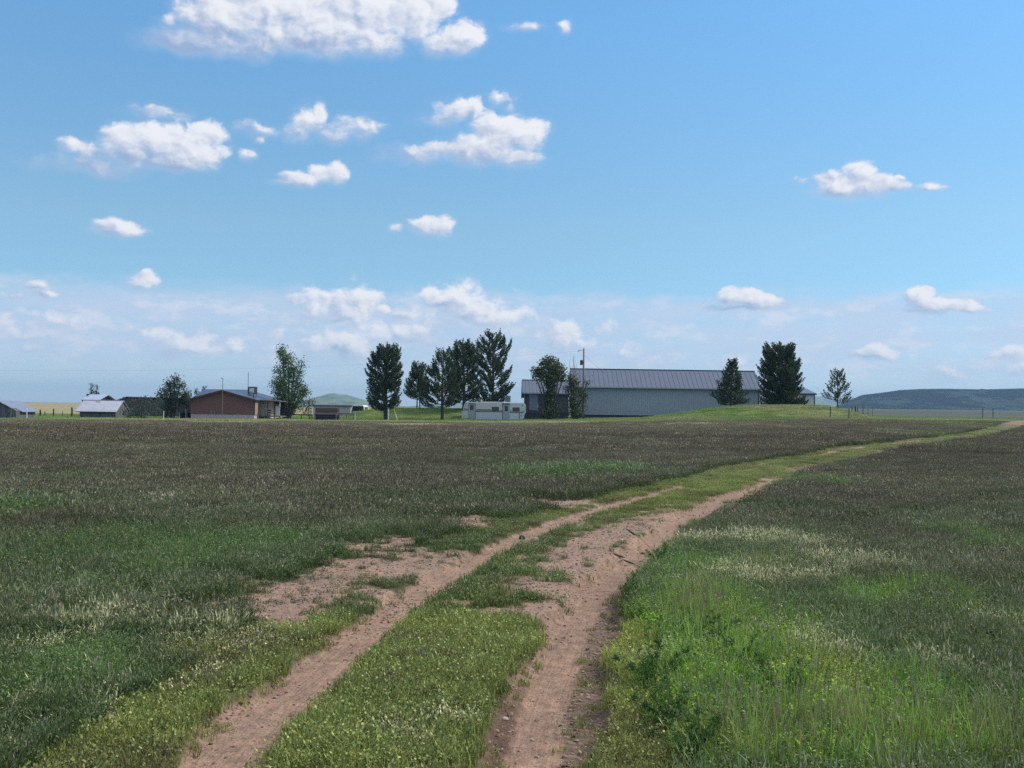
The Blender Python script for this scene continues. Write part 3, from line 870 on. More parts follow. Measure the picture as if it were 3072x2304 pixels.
# ------------------------------------------------------------------ object materials
_mats = {}
def paint(name, col, rough=.7, var=.18, scale=1.5, metal=0.0, grime=None, stretch=(1, 1, 1), spec=.3):
    """one flat real-world colour, broken up by weathering"""
    if name in _mats: return _mats[name]
    m, b, p = mat(name)
    tc = b.n('ShaderNodeTexCoord')
    mp = b.n('ShaderNodeMapping'); m.node_tree.links.new(tc.outputs['Object'], mp.inputs[0]); mp.inputs['Scale'].default_value = stretch
    n = b.noise(mp.outputs[0], scale, 5, .6)
    k = b.n('ShaderNodeVectorMath', operation='SCALE'); k.inputs[0].default_value = col
    b.put(k.inputs['Scale'], b.m('ADD', 1 - var, b.m('MULTIPLY', n, 2 * var)))
    c = k.outputs[0]
    if grime:
        g = b.sstep(b.noise(mp.outputs[0], scale * 2.3, 6, .7), .52, .68)
        c = b.mix(b.m('MULTIPLY', g, .6), c, grime)
    b.put(p.inputs['Base Color'], c)
    p.inputs['Roughness'].default_value = rough; p.inputs['Metallic'].default_value = metal
    p.inputs['Specular IOR Level'].default_value = spec
    _mats[name] = m
    return m


def planks(name, col, pitch=.18, rough=.85, vertical=True, dark=.45, var=.25):
    """boards: every board its own tone, dark joints"""
    if name in _mats: return _mats[name]
    m, b, p = mat(name)
    tc = b.n('ShaderNodeTexCoord')
    sp = b.n('ShaderNodeSeparateXYZ'); m.node_tree.links.new(tc.outputs['Object'], sp.inputs[0])
    t = b.m('DIVIDE', b.m('ADD', sp.outputs[0], sp.outputs[1]) if vertical else sp.outputs[2], pitch)
    fl = b.m('FLOOR', t); fr = b.m('FRACT', t)
    wn = b.n('ShaderNodeTexWhiteNoise', noise_dimensions='1D'); b.put(wn.inputs['W'], fl)
    mp = b.n('ShaderNodeMapping'); m.node_tree.links.new(tc.outputs['Object'], mp.inputs[0])
    mp.inputs['Scale'].default_value = (8, 8, .8) if vertical else (.8, .8, 8)
    gr = b.noise(mp.outputs[0], 1.6, 5, .65)
    k = b.m('ADD', 1 - var, b.m('MULTIPLY', b.m('ADD', b.m('MULTIPLY', wn.outputs[0], .6), b.m('MULTIPLY', gr, .4)), 2 * var))
    joint = b.m('MULTIPLY', b.sstep(fr, 0.0, .07), b.sstep(fr, 1.0, .93))
    k = b.m('MULTIPLY', k, b.m('ADD', dark, b.m('MULTIPLY', joint, 1 - dark)))
    s_ = b.n('ShaderNodeVectorMath', operation='SCALE'); s_.inputs[0].default_value = col; b.put(s_.inputs['Scale'], k)
    b.put(p.inputs['Base Color'], s_.outputs[0]); p.inputs['Roughness'].default_value = rough
    _mats[name] = m
    return m


M_ROOF_GREY = paint('grey_metal_roof', (.105, .135, .205), .5, .14, .8, 0, None, (1, .3, 1), .4)
M_WALL_GREY = paint('grey_metal_wall', (.37, .395, .42), .6, .2, 1.2, 0, None, (3, 3, .4))
M_WALL_PURPLE = paint('dark_purple_siding', (.075, .068, .092), .7, .2, 1.5)
M_PANEL_BLUE = paint('blue_grey_panel', (.20, .23, .30), .65, .12, 1.5)
M_FOUND = paint('dark_foundation', (.055, .060, .085), .85, .25, 2)
M_TRIM_DARK = paint('dark_trim', (.035, .040, .055), .6, .2, 2)
M_TRIM_LIGHT = paint('pale_trim', (.42, .43, .46), .6, .15, 2)
M_WHITE = paint('white_paint', (.70, .67, .63), .5, .12, 2.0, 0, (.35, .33, .30))
M_CREAM = paint('cream_paint', (.72, .70, .62), .55, .12, 2.0, 0, (.33, .30, .24))
M_TAN_STRIPE = paint('tan_stripe', (.34, .27, .19), .6, .2, 3)
M_BROWN_STRIPE = paint('brown_stripe', (.10, .075, .06), .6, .2, 3)
M_GLASS = paint('dark_glass', (.018, .020, .028), .12, .1, 1, 0, None, (1, 1, 1), .6)
M_BLIND = paint('window_blind', (.16, .15, .16), .8, .2, 3)
M_BRICK = paint('red_brown_siding', (.235, .108, .088), .85, .16, 2.5, 0, (.10, .05, .04))
M_SKIRT = paint('pale_skirting', (.58, .47, .39), .9, .2, 2.5, 0, (.2, .15, .12))
M_ROOF_BLUE = paint('blue_metal_roof', (.045, .072, .135), .45, .15, 1.0, 0, None, (1, 1, 1), .4)
M_PLY = planks('weathered_plywood', (.46, .375, .29), 1.1, .85, True, .7, .2)
M_PINKWOOD = planks('sunlit_pink_siding', (.42, .29, .23), .3, .85, True, .75, .15)
M_OLDWOOD = planks('old_grey_boards', (.15, .14, .14), .22, .9, True, .35, .4)
M_DARKWOOD = planks('dark_brown_boards', (.075, .06, .058), .25, .9, False, .45, .35)
M_PURPLEWOOD = planks('dark_stained_boards', (.042, .040, .058), .2, .9, False, .55, .3)
M_GREYWOOD = paint('grey_weathered_wood', (.21, .19, .175), .9, .3, 5, 0, None, (4, 4, .6))
M_BLACKWOOD = paint('dark_creosote_wood', (.045, .042, .045), .9, .3, 5)
M_WHITEPOST = paint('white_post_paint', (.66, .66, .64), .7, .15, 6)
M_ROOF_SILVER = paint('silver_sheet_roof', (.40, .42, .52), .45, .14, 1.0, 0, (.28, .28, .34), (1, .4, 1), .5)
M_ROOF_SLATE = paint('blue_grey_sheet_roof', (.19, .225, .32), .5, .18, 1.2, 0, None, (1, .4, 1), .4)
M_ROOF_LIGHT = paint('light_blue_sheet_roof', (.34, .42, .56), .5, .15, 1.2)
M_REDBOARD = planks('dark_red_boards', (.080, .045, .045), .2, .9, True, .5, .3)
M_GREENGREY = paint('grey_green_wall', (.10, .12, .115), .9, .25, 1.0)
M_METAL = paint('galvanised_metal', (.30, .31, .33), .45, .2, 4, .6)
M_RUST = paint('rusty_box', (.12, .065, .05), .8, .3, 5)
M_WIRE = paint('wire_steel', (.13, .14, .16), .6, .1, 3, .5)
M_TYRE = paint('tyre_rubber', (.025, .025, .026), .9, .2, 8)
M_BARK = paint('bark', (.085, .070, .060), .95, .35, 4, 0, None, (3, 3, .6))
M_BARK_GREY = paint('grey_bark', (.20, .185, .165), .95, .3, 3, 0, None, (3, 3, .6))
M_TANWALL = paint('pale_tan_wall', (.48, .43, .38), .85, .12, 1)
M_ROCK = paint('dark_rock', (.055, .045, .045), .95, .3, 9)
M_PALESTONE = paint('pale_stone', (.42, .37, .34), .95, .25, 20)


def stand(u, v, Y, rz=0, sink=0.0):
    """a spot on the ground under photo pixel (u, v) at distance Y"""
    p = at(u, v, Y)
    return (p.x, p.y, gz(p.x, p.y) - sink)


# ------------------------------------------------------------------ the long grey barn
def ribs(mb, x0, x1, step, y0, z0, y1, z1, w=.09, h=.045):
    """standing seams running up a roof slope"""
    n = int((x1 - x0) / step)
    L = math.hypot(y1 - y0, z1 - z0); ny, nz = -(z1 - z0) / L * h, (y1 - y0) / L * h
    for i in range(n + 1):
        x = x0 + i * step
        a, b_ = x - w / 2, x + w / 2
        k = len(mb.v)
        for (xx, q) in ((a, 0), (b_, 0), (b_, 1), (a, 1)):
            mb.v.append((xx, y0 + ny * q, z0 + nz * q)); 
        for (xx, q) in ((a, 0), (b_, 0), (b_, 1), (a, 1)):
            mb.v.append((xx, y1 + ny * q, z1 + nz * q))
        mb.f += [tuple(k + j for j in q) for q in ((0, 1, 2, 3), (7, 6, 5, 4), (3, 2, 6, 7), (0, 3, 7, 4), (2, 1, 5, 6))]


def build_barn():
    Y = 148.0
    p0 = at(1722, 1155, Y); W = at(2277, 1163, Y).x - p0.x
    zb = 0.55
    t = thing('metal_barn', (p0.x, Y, zb), 0, 'long grey metal barn with ribbed grey roof, largest building in the yard', 'barn')
    ez = at(1722, 1155, Y).z - zb; D = 4.2; rz_ = at(1716, 1107, Y + D).z - zb; back = 2 * D
    wall = MB()
    wall.prism([(0, .62), (back, .62), (back, ez), (D, rz_ - .12), (0, ez)], 'x', 0, W)
    x = .15
    while x < W - .1:
        wall.box(x, x + .05, -.022, .0, .64, ez - .05); x += .30
    wall.build('wall', M_WALL_GREY, t)
    MB().box(.06, W - .06, .05, back - .05, -.4, .619).build('foundation', M_FOUND, t)
    MB().box(-.02, W + .02, -.05, -.024, .60, .68).build('base_trim', M_TRIM_LIGHT, t)
    for xx in (-.03, W - .09):
        MB().box(xx, xx + .12, -.06, .10, .69, ez - .06).build('corner_trim', M_TRIM_DARK, t)
    o = .45; s = (rz_ - ez) / D
    rf = MB()
    y0, z0 = -o, ez - o * s + .05
    rf.slab((-.35, y0, z0), (W + .35, y0, z0), (W + .35, D, rz_ + .05), (-.35, D, rz_ + .05), .07)
    rf.slab((W + .35, back + o, z0), (-.35, back + o, z0), (-.35, D, rz_ + .045), (W + .35, D, rz_ + .045), .07)
    ribs(rf, -.3, W + .3, .68, y0, z0, D - .05, rz_ + .02)
    r = rf.build('roof', M_ROOF_GREY, t)
    MB().box(-.36, W + .36, D - .16, D + .16, rz_ + .055, rz_ + .11).build('ridge_cap', M_TRIM_DARK, r)
    MB().box(-.34, W + .34, y0 - .035, y0 - .004, z0 - .16, z0 + .01).build('fascia', M_TRIM_LIGHT, r)
    sof = MB().box(-.2, W + .2, y0 + .02, -.03, z0 - .20, z0 - .09); sof.build('soffit', M_TRIM_DARK, r)
    return t


def build_annex():
    Y = 140.0
    p0 = at(1574, 1174, Y); W = at(1706, 1175, Y).x - p0.x
    zb = gz(p0.x, Y) - .1
    t = thing('barn_annex', (p0.x, Y, zb), 0, 'small dark purple annex with grey roof at the left end of the long barn', 'annex')
    ez = at(1573, 1174, Y).z - zb; D = 3.2; rz_ = at(1572, 1140.6, Y + D).z - zb
    MB().prism([(0, 1.0), (2 * D, 1.0), (2 * D, ez), (D, rz_ - .1), (0, ez)], 'x', 0, W).build('wall', M_WALL_PURPLE, t)
    MB().box(.05, W - .05, .05, 2 * D - .05, -.4, .998).build('foundation', M_FOUND, t)
    f = lambda u: at(u, 1200, Y).x - p0.x
    g = lambda v: at(1600, v, Y).z - zb
    d = MB().box(f(1588), f(1613), -.05, -.003, g(1231), g(1182)).build('door', M_PANEL_BLUE, t)
    MB().box(f(1612), f(1615), -.07, -.004, g(1232), g(1210)).build('door_frame', M_TRIM_LIGHT, d)
    MB().box(f(1665), f(1703), -.05, -.003, g(1236), g(1186)).build('shutter', paint('dim_shutter', (.085, .085, .10), .7, .15, 2), t)
    o = .4; s = (rz_ - ez) / D; y0, z0 = -o, ez - o * s + .05
    rf = MB()
    rf.slab((-.35, y0, z0), (W + .2, y0, z0), (W + .2, D, rz_ + .05), (-.35, D, rz_ + .05), .07)
    rf.slab((W + .2, 2 * D + 1.6, z0 - .6), (-.35, 2 * D + 1.6, z0 - .6), (-.35, D, rz_ + .045), (W + .2, D, rz_ + .045), .07)
    ribs(rf, -.3, W + .15, .5, y0, z0, D - .05, rz_ + .02)
    r = rf.build('roof', M_ROOF_GREY, t)
    MB().box(-.36, W + .2, D - .14, D + .14, rz_ + .055, rz_ + .10).build('ridge_cap', M_TRIM_DARK, r)
    rake = MB()
    rake.slab((-.40, y0, z0 - .02), (-.352, y0, z0 - .02), (-.352, D, rz_), (-.40, D, rz_), .22)
    rake.slab((-.40, 2 * D + 1.6, z0 - .62), (-.40, D, rz_), (-.352, D, rz_), (-.352, 2 * D + 1.6, z0 - .62), .22)
    rake.build('rake_board', M_TRIM_DARK, r)
    MB().box(-.34, W + .19, y0 - .03, y0 - .004, z0 - .16, z0 + .0).build('fascia', M_TRIM_LIGHT, r)
    return t


def build_right_shed():
    Y = 160.0
    p1 = at(2444, 1181, Y); p0 = at(2300, 1181, Y)
    zb = gz(p1.x, Y) - .1; W = p1.x - p0.x
    t = thing('pale_shed', (p0.x, Y, zb), 0, 'white panelled metal shed mostly hidden behind the big round pine', 'shed')
    ez = p1.z - zb; D = 7.0; rz_ = at(2402, 1162.5, Y + D).z - zb
    w = MB().prism([(0, -.3), (2 * D, -.3), (2 * D, ez), (D, rz_ - .1), (0, ez)], 'x', 0, W)
    x = .2
    while x < W: w.box(x, x + .05, -.02, 0, 0, ez - .05); x += .35
    w.build('wall', M_WHITE, t)
    MB().box(W - .08, W + .05, -.06, .12, -.2, ez - .06).build('corner_trim', M_TRIM_DARK, t)
    s = (rz_ - ez) / D; y0, z0 = -.3, ez - .3 * s + .05
    r = MB().slab((-.3, y0, z0), (W + .25, y0, z0), (W + .25, D, rz_ + .05), (-.3, D, rz_ + .05), .06).slab((W + .25, 2 * D + .3, z0), (-.3, 2 * D + .3, z0), (-.3, D, rz_ + .045), (W + .25, D, rz_ + .045), .06).build('roof', M_ROOF_GREY, t)
    MB().box(-.29, W + .24, y0 - .03, y0 - .003, z0 - .2, z0 + .02).build('fascia', M_TRIM_DARK, r)


# ------------------------------------------------------------------ the red-brown house
def build_house():
    Y = 125.0
    p0 = at(571, 1257, Y); W = at(763, 1257, Y).x - p0.x
    zb = gz(p0.x + W / 2, Y) - .05
    t = thing('ranch_house', (p0.x, Y, zb), 0, 'low red-brown house with blue metal gable roof and side porch', 'house')
    L = 16.0; c = W / 2
    ez = at(666, 1196, Y).z - zb; rz_ = at(666, 1170, Y).z - zb; sk = at(666, 1243, Y).z - zb
    MB().prism([(0, sk), (W, sk), (W, ez), (c, rz_ - .14), (0, ez)], 'y', 0, L).build('wall', M_BRICK, t)
    MB().box(.04, W - .04, .04, L - .04, -.35, sk - .002).build('skirting', M_SKIRT, t)
    # tan siding on the right side wall, sunlight painted into its paler tone
    MB().box(W + .002, W + .05, .05, 2.6, sk, ez - .12).build('side_panel', M_PINKWOOD, t)
    MB().box(W - .05, W + .055, -.045, .045, sk, ez - .1).build('corner_trim', M_BROWN_STRIPE, t)
    o = .35; s = (rz_ - ez) / c; z0 = ez - o * s + .02
    r = MB().slab((-o, -.4, z0), (c, -.4, rz_ + .02), (c, L + .3, rz_ + .02), (-o, L + .3, z0), .10).slab((c, -.4, rz_ + .018), (W + o, -.4, z0), (W + o, L + .3, z0), (c, L + .3, rz_ + .018), .10).build('roof', M_ROOF_BLUE, t)
    rb = MB()
    rb.slab((-o, -.44, z0 - .03), (c, -.44, rz_ - .01), (c, -.404, rz_ - .01), (-o, -.404, z0 - .03), .17)
    rb.slab((c, -.44, rz_ - .012), (W + o, -.44, z0 - .03), (W + o, -.404, z0 - .03), (c, -.404, rz_ - .012), .17)
    rb.build('rake_board', M_BROWN_STRIPE, r)
    # swamp cooler on its stand
    cx, cy = W * .80, 5.0
    cz = rz_ + .02 - (cx - c) * s
    co = MB().box(cx - .5, cx + .5, cy - .45, cy + .45, cz + .25, cz + 1.15).build('roof_cooler', M_BROWN_STRIPE, t, bevel=.02)
    MB().box(cx - .28, cx + .34, cy - .47, cy - .452, cz + .38, cz + .98).build('vent_panel', M_WHITE, co)
    for a in (-.42, .42):
        for e in (-.38, .38): MB().box(cx + a - .03, cx + a + .03, cy + e - .03, cy + e + .03, cz - .3, cz + .249).build('leg', M_METAL, co)
    MB().box(cx - .12, cx + .12, cy - .75, cy - .46, cz + .1, cz + .55).build('duct', M_METAL, co)
    vp = MB()
    vp.tube([(W * .93, 1.6, ez + .2), (W * .93, 1.6, ez + .62)], .06)
    vp.build('vent_pipe', M_TRIM_DARK, t)
    # porch on the right side
    f = lambda u, yy=2.6: at(u, 1230, Y + yy).x - p0.x
    g = lambda v, yy=2.6: at(800, v, Y + yy).z - zb
    x1 = f(841); fl = g(1247); top = g(1201)
    xa, xb, xc = W + .06, f(803), f(824)
    por = MB().box(xa, f(842), 2.5, 7.5, fl - .14, fl).build('porch_floor', M_GREYWOOD, t)
    for px_ in (f(793), f(824)):
        MB().box(px_ - .06, px_ + .06, 2.52, 2.64, -.35, fl - .14).build('post', M_GREYWOOD, por)
    wl = MB().box(f(779), xb - .03, 2.62, 2.70, fl + .002, top).box(xb + .03, xc - .06, 2.62, 2.70, fl + .75, top).build('porch_wall', M_PLY, t)
    wn = MB().box(f(786), f(800), 2.585, 2.618, g(1214.5), g(1206.5)).build('window', M_WHITE, t)
    MB().box(f(787.2), f(792.4), 2.575, 2.584, g(1213), g(1208)).box(f(793.6), f(798.8), 2.575, 2.584, g(1213), g(1208)).build('pane', M_GLASS, wn)
    rl = MB()
    for vv in (1234.5, 1241.5): rl.box(xb + .03, xc - .08, 2.58, 2.64, g(vv) - .07, g(vv) + .07)
    rl.build('porch_rail', M_PLY, t)
    MB().box(xc - .07, xc + .07, 2.54, 2.68, fl, top).box(xb - .045, xb + .02, 2.60, 2.69, fl, top).build('porch_post', M_BROWN_STRIPE, t)
    MB().box(f(826.5), f(839), 2.66, 2.72, g(1246), g(1220)).box(f(837), f(840), 2.60, 2.74, g(1220), top).build('white_panel', M_CREAM, t)
    MB().box(xc + .1, x1, 5.2, 5.3, fl, top).build('screen', M_TRIM_DARK, t)
    pr = MB().slab((W - .05, 1.4, ez - .02), (f(844), 1.9, top - .05), (f(844), 9.0, top - .05), (W - .05, 9.0, ez - .02), .10)
    pr.build('porch_roof', paint('grey_felt_roof', (.16, .16, .18), .85, .2, 2), t)
    # rear wing with its own blue roof
    wy = 12.5
    a, b_ = at(586, 1187, Y + wy).x - p0.x, c
    rz2 = at(620, 1167.5, Y + wy + 3).z - zb
    MB().box(a + .3, -.01, wy, wy + 6, -.3, rz2 - 1.0).build('wing_wall', M_BRICK, t)
    MB().slab((a - .1, wy - .4, rz2 - 1.05), (b_, wy - .4, rz2 - 1.05), (b_, wy + 3, rz2), (a + .35, wy + 3, rz2), .1).slab((b_, wy + 6.4, rz2 - 1.05), (a - .1, wy + 6.4, rz2 - 1.05), (a + .35, wy + 3, rz2 - .004), (b_, wy + 3, rz2 - .004), .1).build('wing_roof', M_ROOF_BLUE, t)
    # raised side room on the left
    a, b_ = at(533, 1230, Y + 4).x - p0.x, -.35
    sr = MB().box(a, b_, 4, 7, .75, at(550, 1198, Y + 4).z - zb).build('side_room', M_GREYWOOD, t)
    MB().box(a + .25, b_, 4.2, 6.9, -.3, .748).build('underfloor', M_BLACKWOOD, sr)
    MB().box(a + .55, a + .95, 3.96, 3.998, 1.75, 2.35).build('window', M_GLASS, sr)
    MB().box(a - .1, b_ + .05, 3.8, 7.2, at(550, 1198, Y + 4).z - zb + .002, at(550, 1196, Y + 4).z - zb).build('roof_edge', M_TRIM_DARK, sr)
    return t


# ------------------------------------------------------------------ sheds at the left
def build_left_sheds():
    # shed at the left edge, gable to the camera
    Y = 120.0
    ap = at(-3, 1202, Y); er = at(54, 1235, Y)
    hw = er.x - ap.x
    zb = gz(ap.x, Y) - .05
    t = thing('old_shed', (ap.x, Y, zb), 0, 'old grey board shed with slate blue sheet roof at the left edge', 'shed')
    rz_ = ap.z - zb; ez = er.z - zb; L = 5.0
    s = (rz_ - ez) / hw
    MB().prism([(-hw + .2, -.2), (hw - .3, -.2), (hw - .3, ez + .1), (0, rz_ - .12), (-hw + .2, ez + .05)], 'y', 0.2, L).build('wall', M_OLDWOOD, t)
    r = MB().slab((-hw, -.05, ez + .02), (0, -.05, rz_), (0, L + .2, rz_), (-hw, L + .2, ez + .02), .06).slab((0, -.05, rz_ - .003), (hw * .66, -.05, rz_ - s * hw * .66), (hw * .66, L + .2, rz_ - s * hw * .66), (0, L + .2, rz_ - .003), .06).slab((hw * .663, .9, rz_ - s * hw * .66 - .01), (hw, 1.1, ez), (hw, L + .2, ez), (hw * .663, L + .2, rz_ - s * hw * .66 - .01), .06).build('roof', M_ROOF_SLATE, t)
    MB().slab((0, -.085, rz_ + .015), (hw * .28, -.085, rz_ - s * hw * .28 + .015), (hw * .28, -.053, rz_ - s * hw * .28 + .015), (0, -.053, rz_ + .015), .09).build('rake_board', M_WHITE, r)
    MB().box(hw * .70, hw + .01, 1.08, 1.10, ez - .03, ez + .04).build('gutter', M_TRIM_LIGHT, r)
    br = MB()
    br.tube([(hw * .62, .08, .0), (hw * .62, .08, ez + .35)], .05); br.tube([(hw * .25, .08, .1), (hw * .6, .08, ez + .25)], .06); br.tube([(-.2, .12, 0), (-.2, .12, rz_ - .4)], .05)
    br.build('brace', M_GREYWOOD, t)
    # low shed with the bright silver roof
    Y = 130.0
    a = at(239, 1235, Y); b_ = at(347, 1236, Y); ea = at(229, 1232.5, Y)
    zb = min(gz(a.x, Y), at(290, 1259, Y).z) - .05
    W = b_.x - a.x; D = 2.2
    t = thing('silver_roof_shed', (a.x, Y, zb), 0, 'low dark board shed with bright silver sheet roof left of the brush', 'shed')
    ez = ea.z - zb; rz_ = at(300, 1200.5, Y + D).z - zb
    MB().prism([(0, -.2), (2 * D, -.2), (2 * D, ez + .1), (D, rz_ - .1), (0, ez + .1)], 'x', 0, W).build('wall', M_OLDWOOD, t)
    s = (rz_ - ez) / D
    x0, x1 = ea.x - a.x, at(351, 1234, Y).x - a.x
    r = MB().slab((x0, -.25, ez - .05), (x1, -.25, ez - .05), (x1, D, rz_), (x0, D, rz_), .06).slab((x1, 2 * D + .25, ez - .05), (x0, 2 * D + .25, ez - .05), (x0, D, rz_ - .004), (x1, D, rz_ - .004), .06).build('roof', M_ROOF_SILVER, t)
    MB().box(x0, x1, -.285, -.255, ez - .14, ez - .06).build('fascia', M_TRIM_DARK, r)
    MB().box(x0, x1, D - .1, D + .1, rz_ + .003, rz_ + .04).build('ridge_cap', M_WHITE, r)
    MB().slab((x0 + 1.75, D * .80, rz_ - s * D * .2 + .04), (x0 + 2.3, D * .78, rz_ - s * D * .22 + .04), (x0 + 2.3, D * .83, rz_ - s * D * .17 + .04), (x0 + 1.75, D * .85, rz_ - s * D * .15 + .04), .05).build('patch', M_TRIM_DARK, r)
    w = MB().box(1.15, 1.75, -.04, -.003, .45, 1.05).build('window', M_GREYWOOD, t)
    MB().box(1.22, 1.42, -.05, -.042, .52, .98).box(1.48, 1.68, -.05, -.042, .52, .98).build('pane', M_GLASS, w)
    # taller shed behind it
    Y = 152.0
    a = at(246, 1199, Y); b_ = at(290, 1199, Y)
    zb = gz(a.x, Y) - .1; W = b_.x - a.x; D = 3.2
    t = thing('red_board_shed', (a.x, Y, zb), 0, 'dark red board shed with pale roof showing above the silver roofed shed', 'shed')
    ez = a.z - zb; rz_ = at(280, 1183, Y + D).z - zb
    MB().prism([(0, -.2), (2 * D, -.2), (2 * D, ez), (D, rz_ - .1), (0, ez)], 'x', 0, W).build('wall', M_REDBOARD, t)
    MB().slab((-.1, -.2, ez), (W + .5, -.2, ez), (W + .5, D, rz_), (-.1, D, rz_), .08).slab((W + .5, 2 * D + .2, ez), (-.1, 2 * D + .2, ez), (-.1, D, rz_ - .004), (W + .5, D, rz_ - .004), .08).build('roof', M_ROOF_LIGHT, t)
    MB().box(-.35, -.11, 2.4, 4.6, -.2, rz_ + .05).box(-.85, -.36, 2.8, 4.6, -.2, ez + .15).box(-1.3, -.87, 3, 4.6, -.2, ez - 1.0).build('lean_to', M_REDBOARD, t)
    # long low grey-green outbuilding behind the brush
    Y = 148.0
    a = at(372, 1198, Y); b_ = at(540, 1198, Y)
    zb = gz(a.x, Y) - .1; W = b_.x - a.x; H = at(430, 1191.5, Y).z - zb
    t = thing('low_outbuilding', (a.x, Y, zb), 0, 'long low grey-green outbuilding with flat dark roof line behind the brush', 'outbuilding')
    MB().box(0, W, 0, 6, -.2, H - .15).build('wall', M_GREENGREY, t)
    MB().box(-.1, W + .1, -.3, 6.2, H - .148, H).build('roof', M_TRIM_DARK, t)
    x0 = at(346, 1198, Y).x - a.x
    MB().slab((x0, -.5, H - .55), (.6, -.35, H + .12), (.6, 5, H + .12), (x0, 5, H - .55), .08).build('lean_to_roof', M_ROOF_LIGHT, t)
    MB().box(x0 + .2, -.003, .1, 4.8, -.2, H - .70).build('lean_to_wall', M_GREENGREY, t)


# ------------------------------------------------------------------ trailer, van, bin, pole
def build_trailer():
    Y = 133.0
    p0 = at(1384, 1260, Y); p1 = at(1577, 1260, Y)
    zb = gz((p0.x + p1.x) / 2, Y)
    W = p1.x - p0.x
    t = thing('travel_trailer', (p0.x, Y, zb), 0, 'old white travel trailer with tan stripe and two grey doors', 'trailer')
    k = W / 1940.0
    X = lambda x: (x - 140) * k
    Zt = at(1480, 1207, Y).z - zb
    Z = lambda y: Zt - (y - 375) * k
    D = 2.4
    prof = [(X(140), Z(905)), (X(1830), Z(905)), (X(1880), Z(880)), (X(1990), Z(890)), (X(2060), Z(700)), (X(2080), Z(680)), (X(2075), Z(430)), (X(2040), Z(390)), (X(300), Z(375)), (X(230), Z(420)), (X(195), Z(530)), (X(180), Z(650)), (X(140), Z(660))]
    MB().prism(prof, 'y', 0, D).build('body', M_WHITE, t, bevel=.03)
    MB().box(X(170), X(1980), .08, D - .08, -.25, Z(906)).build('chassis', M_TRIM_DARK, t)
    MB().box(X(200), X(348), -.012, -.002, Z(640), Z(600)).box(X(572), X(1370), -.012, -.002, Z(650), Z(610)).box(X(1600), X(2000), -.012, -.002, Z(675), Z(640)).build('tan_stripe', M_TAN_STRIPE, t)
    MB().box(X(200), X(348), -.014, -.002, Z(592), Z(578)).box(X(590), X(1030), -.014, -.002, Z(606), Z(588)).box(X(572), X(1380), -.014, -.002, Z(672), Z(654)).box(X(1590), X(2000), -.014, -.002, Z(690), Z(678)).build('brown_stripe', M_BROWN_STRIPE, t)
    grey = paint('grey_door_paint', (.42, .42, .44), .6, .12, 2)
    d = MB().box(X(352), X(558), -.045, -.003, Z(885), Z(430)).build('door', grey, t)
    MB().box(X(400), X(500), -.06, -.047, Z(615), Z(462)).build('window', M_GLASS, d)
    MB().box(X(348), X(562), -.055, -.047, Z(436), Z(418)).box(X(552), X(564), -.055, -.047, Z(885), Z(437)).build('door_frame', M_TRIM_DARK, d)
    d = MB().box(X(1392), X(1590), -.045, -.003, Z(890), Z(432)).build('door', grey, t)
    MB().box(X(1445), X(1535), -.06, -.047, Z(640), Z(480)).build('window', M_GLASS, d)
    MB().box(X(1370), X(1600), -.16, -.047, Z(424), Z(398)).build('awning', M_TRIM_DARK, d)
    MB().box(X(1376), X(1390), -.05, -.003, Z(890), Z(430)).build('door_frame', M_TRIM_DARK, d)
    for a, b_, c, e in ((1055, 1268, 510, 636), (1682, 1890, 520, 634)):
        w = MB().box(X(a), X(b_), -.04, -.003, Z(e), Z(c)).build('window', M_GLASS, t)
        sl = MB()
        for i in range(3):
            zz = Z(e) + (Z(c) - Z(e)) * (.24 + .26 * i)
            sl.box(X(a + 30), X(b_ - 25), -.05, -.042, zz - .03, zz + .03)
        sl.build('blind', M_BLIND, w)
    MB().box(X(1595), X(1890), -.02, -.002, Z(880), Z(705)).build('skirt_panel', M_WHITE, t)
    MB().box(X(572), X(1360), -.02, -.002, Z(892), Z(680)).build('skirt_panel', paint('bluish_white_panel', (.60, .60, .62), .5, .1, 2), t)
    MB().prism([(X(700), Z(378)), (X(1390), Z(378)), (X(1390), Z(352)), (X(760), Z(352)), (X(735), Z(300)), (X(705), Z(320))], 'y', .6, 1.8).build('roof_shroud', M_TRIM_LIGHT, t)
    ac = MB().box(X(1435), X(1615), .7, 1.6, Z(362), Z(165)).build('roof_cooler', paint('grey_green_metal', (.20, .24, .24), .6, .2, 5), t, bevel=.03)
    g = MB()
    for i in range(4): g.box(X(1465 + i * 36), X(1485 + i * 36), .68, .699, Z(330), Z(200))
    g.build('louvre', M_BLIND, ac)
    for (a, c) in ((285, 412), (1980, 455), (1630, 600), (2015, 640), (1940, 770)):
        MB().box(X(a - 14), X(a + 14), -.03, -.003, Z(c + 14), Z(c - 14)).build('marker_light', M_BROWN_STRIPE, t)
    for xx in (X(900), X(1150)):
        w = MB()
        w.tube([(xx, .12, .05), (xx, .34, .05)], .33, n=18)
        w.build('wheel', M_TYRE, t)
    jk = MB().tube([(X(1885), -.06, Z(1000)), (X(1885), -.06, Z(690))], .03); jk.build('jack', M_TRIM_DARK, t)


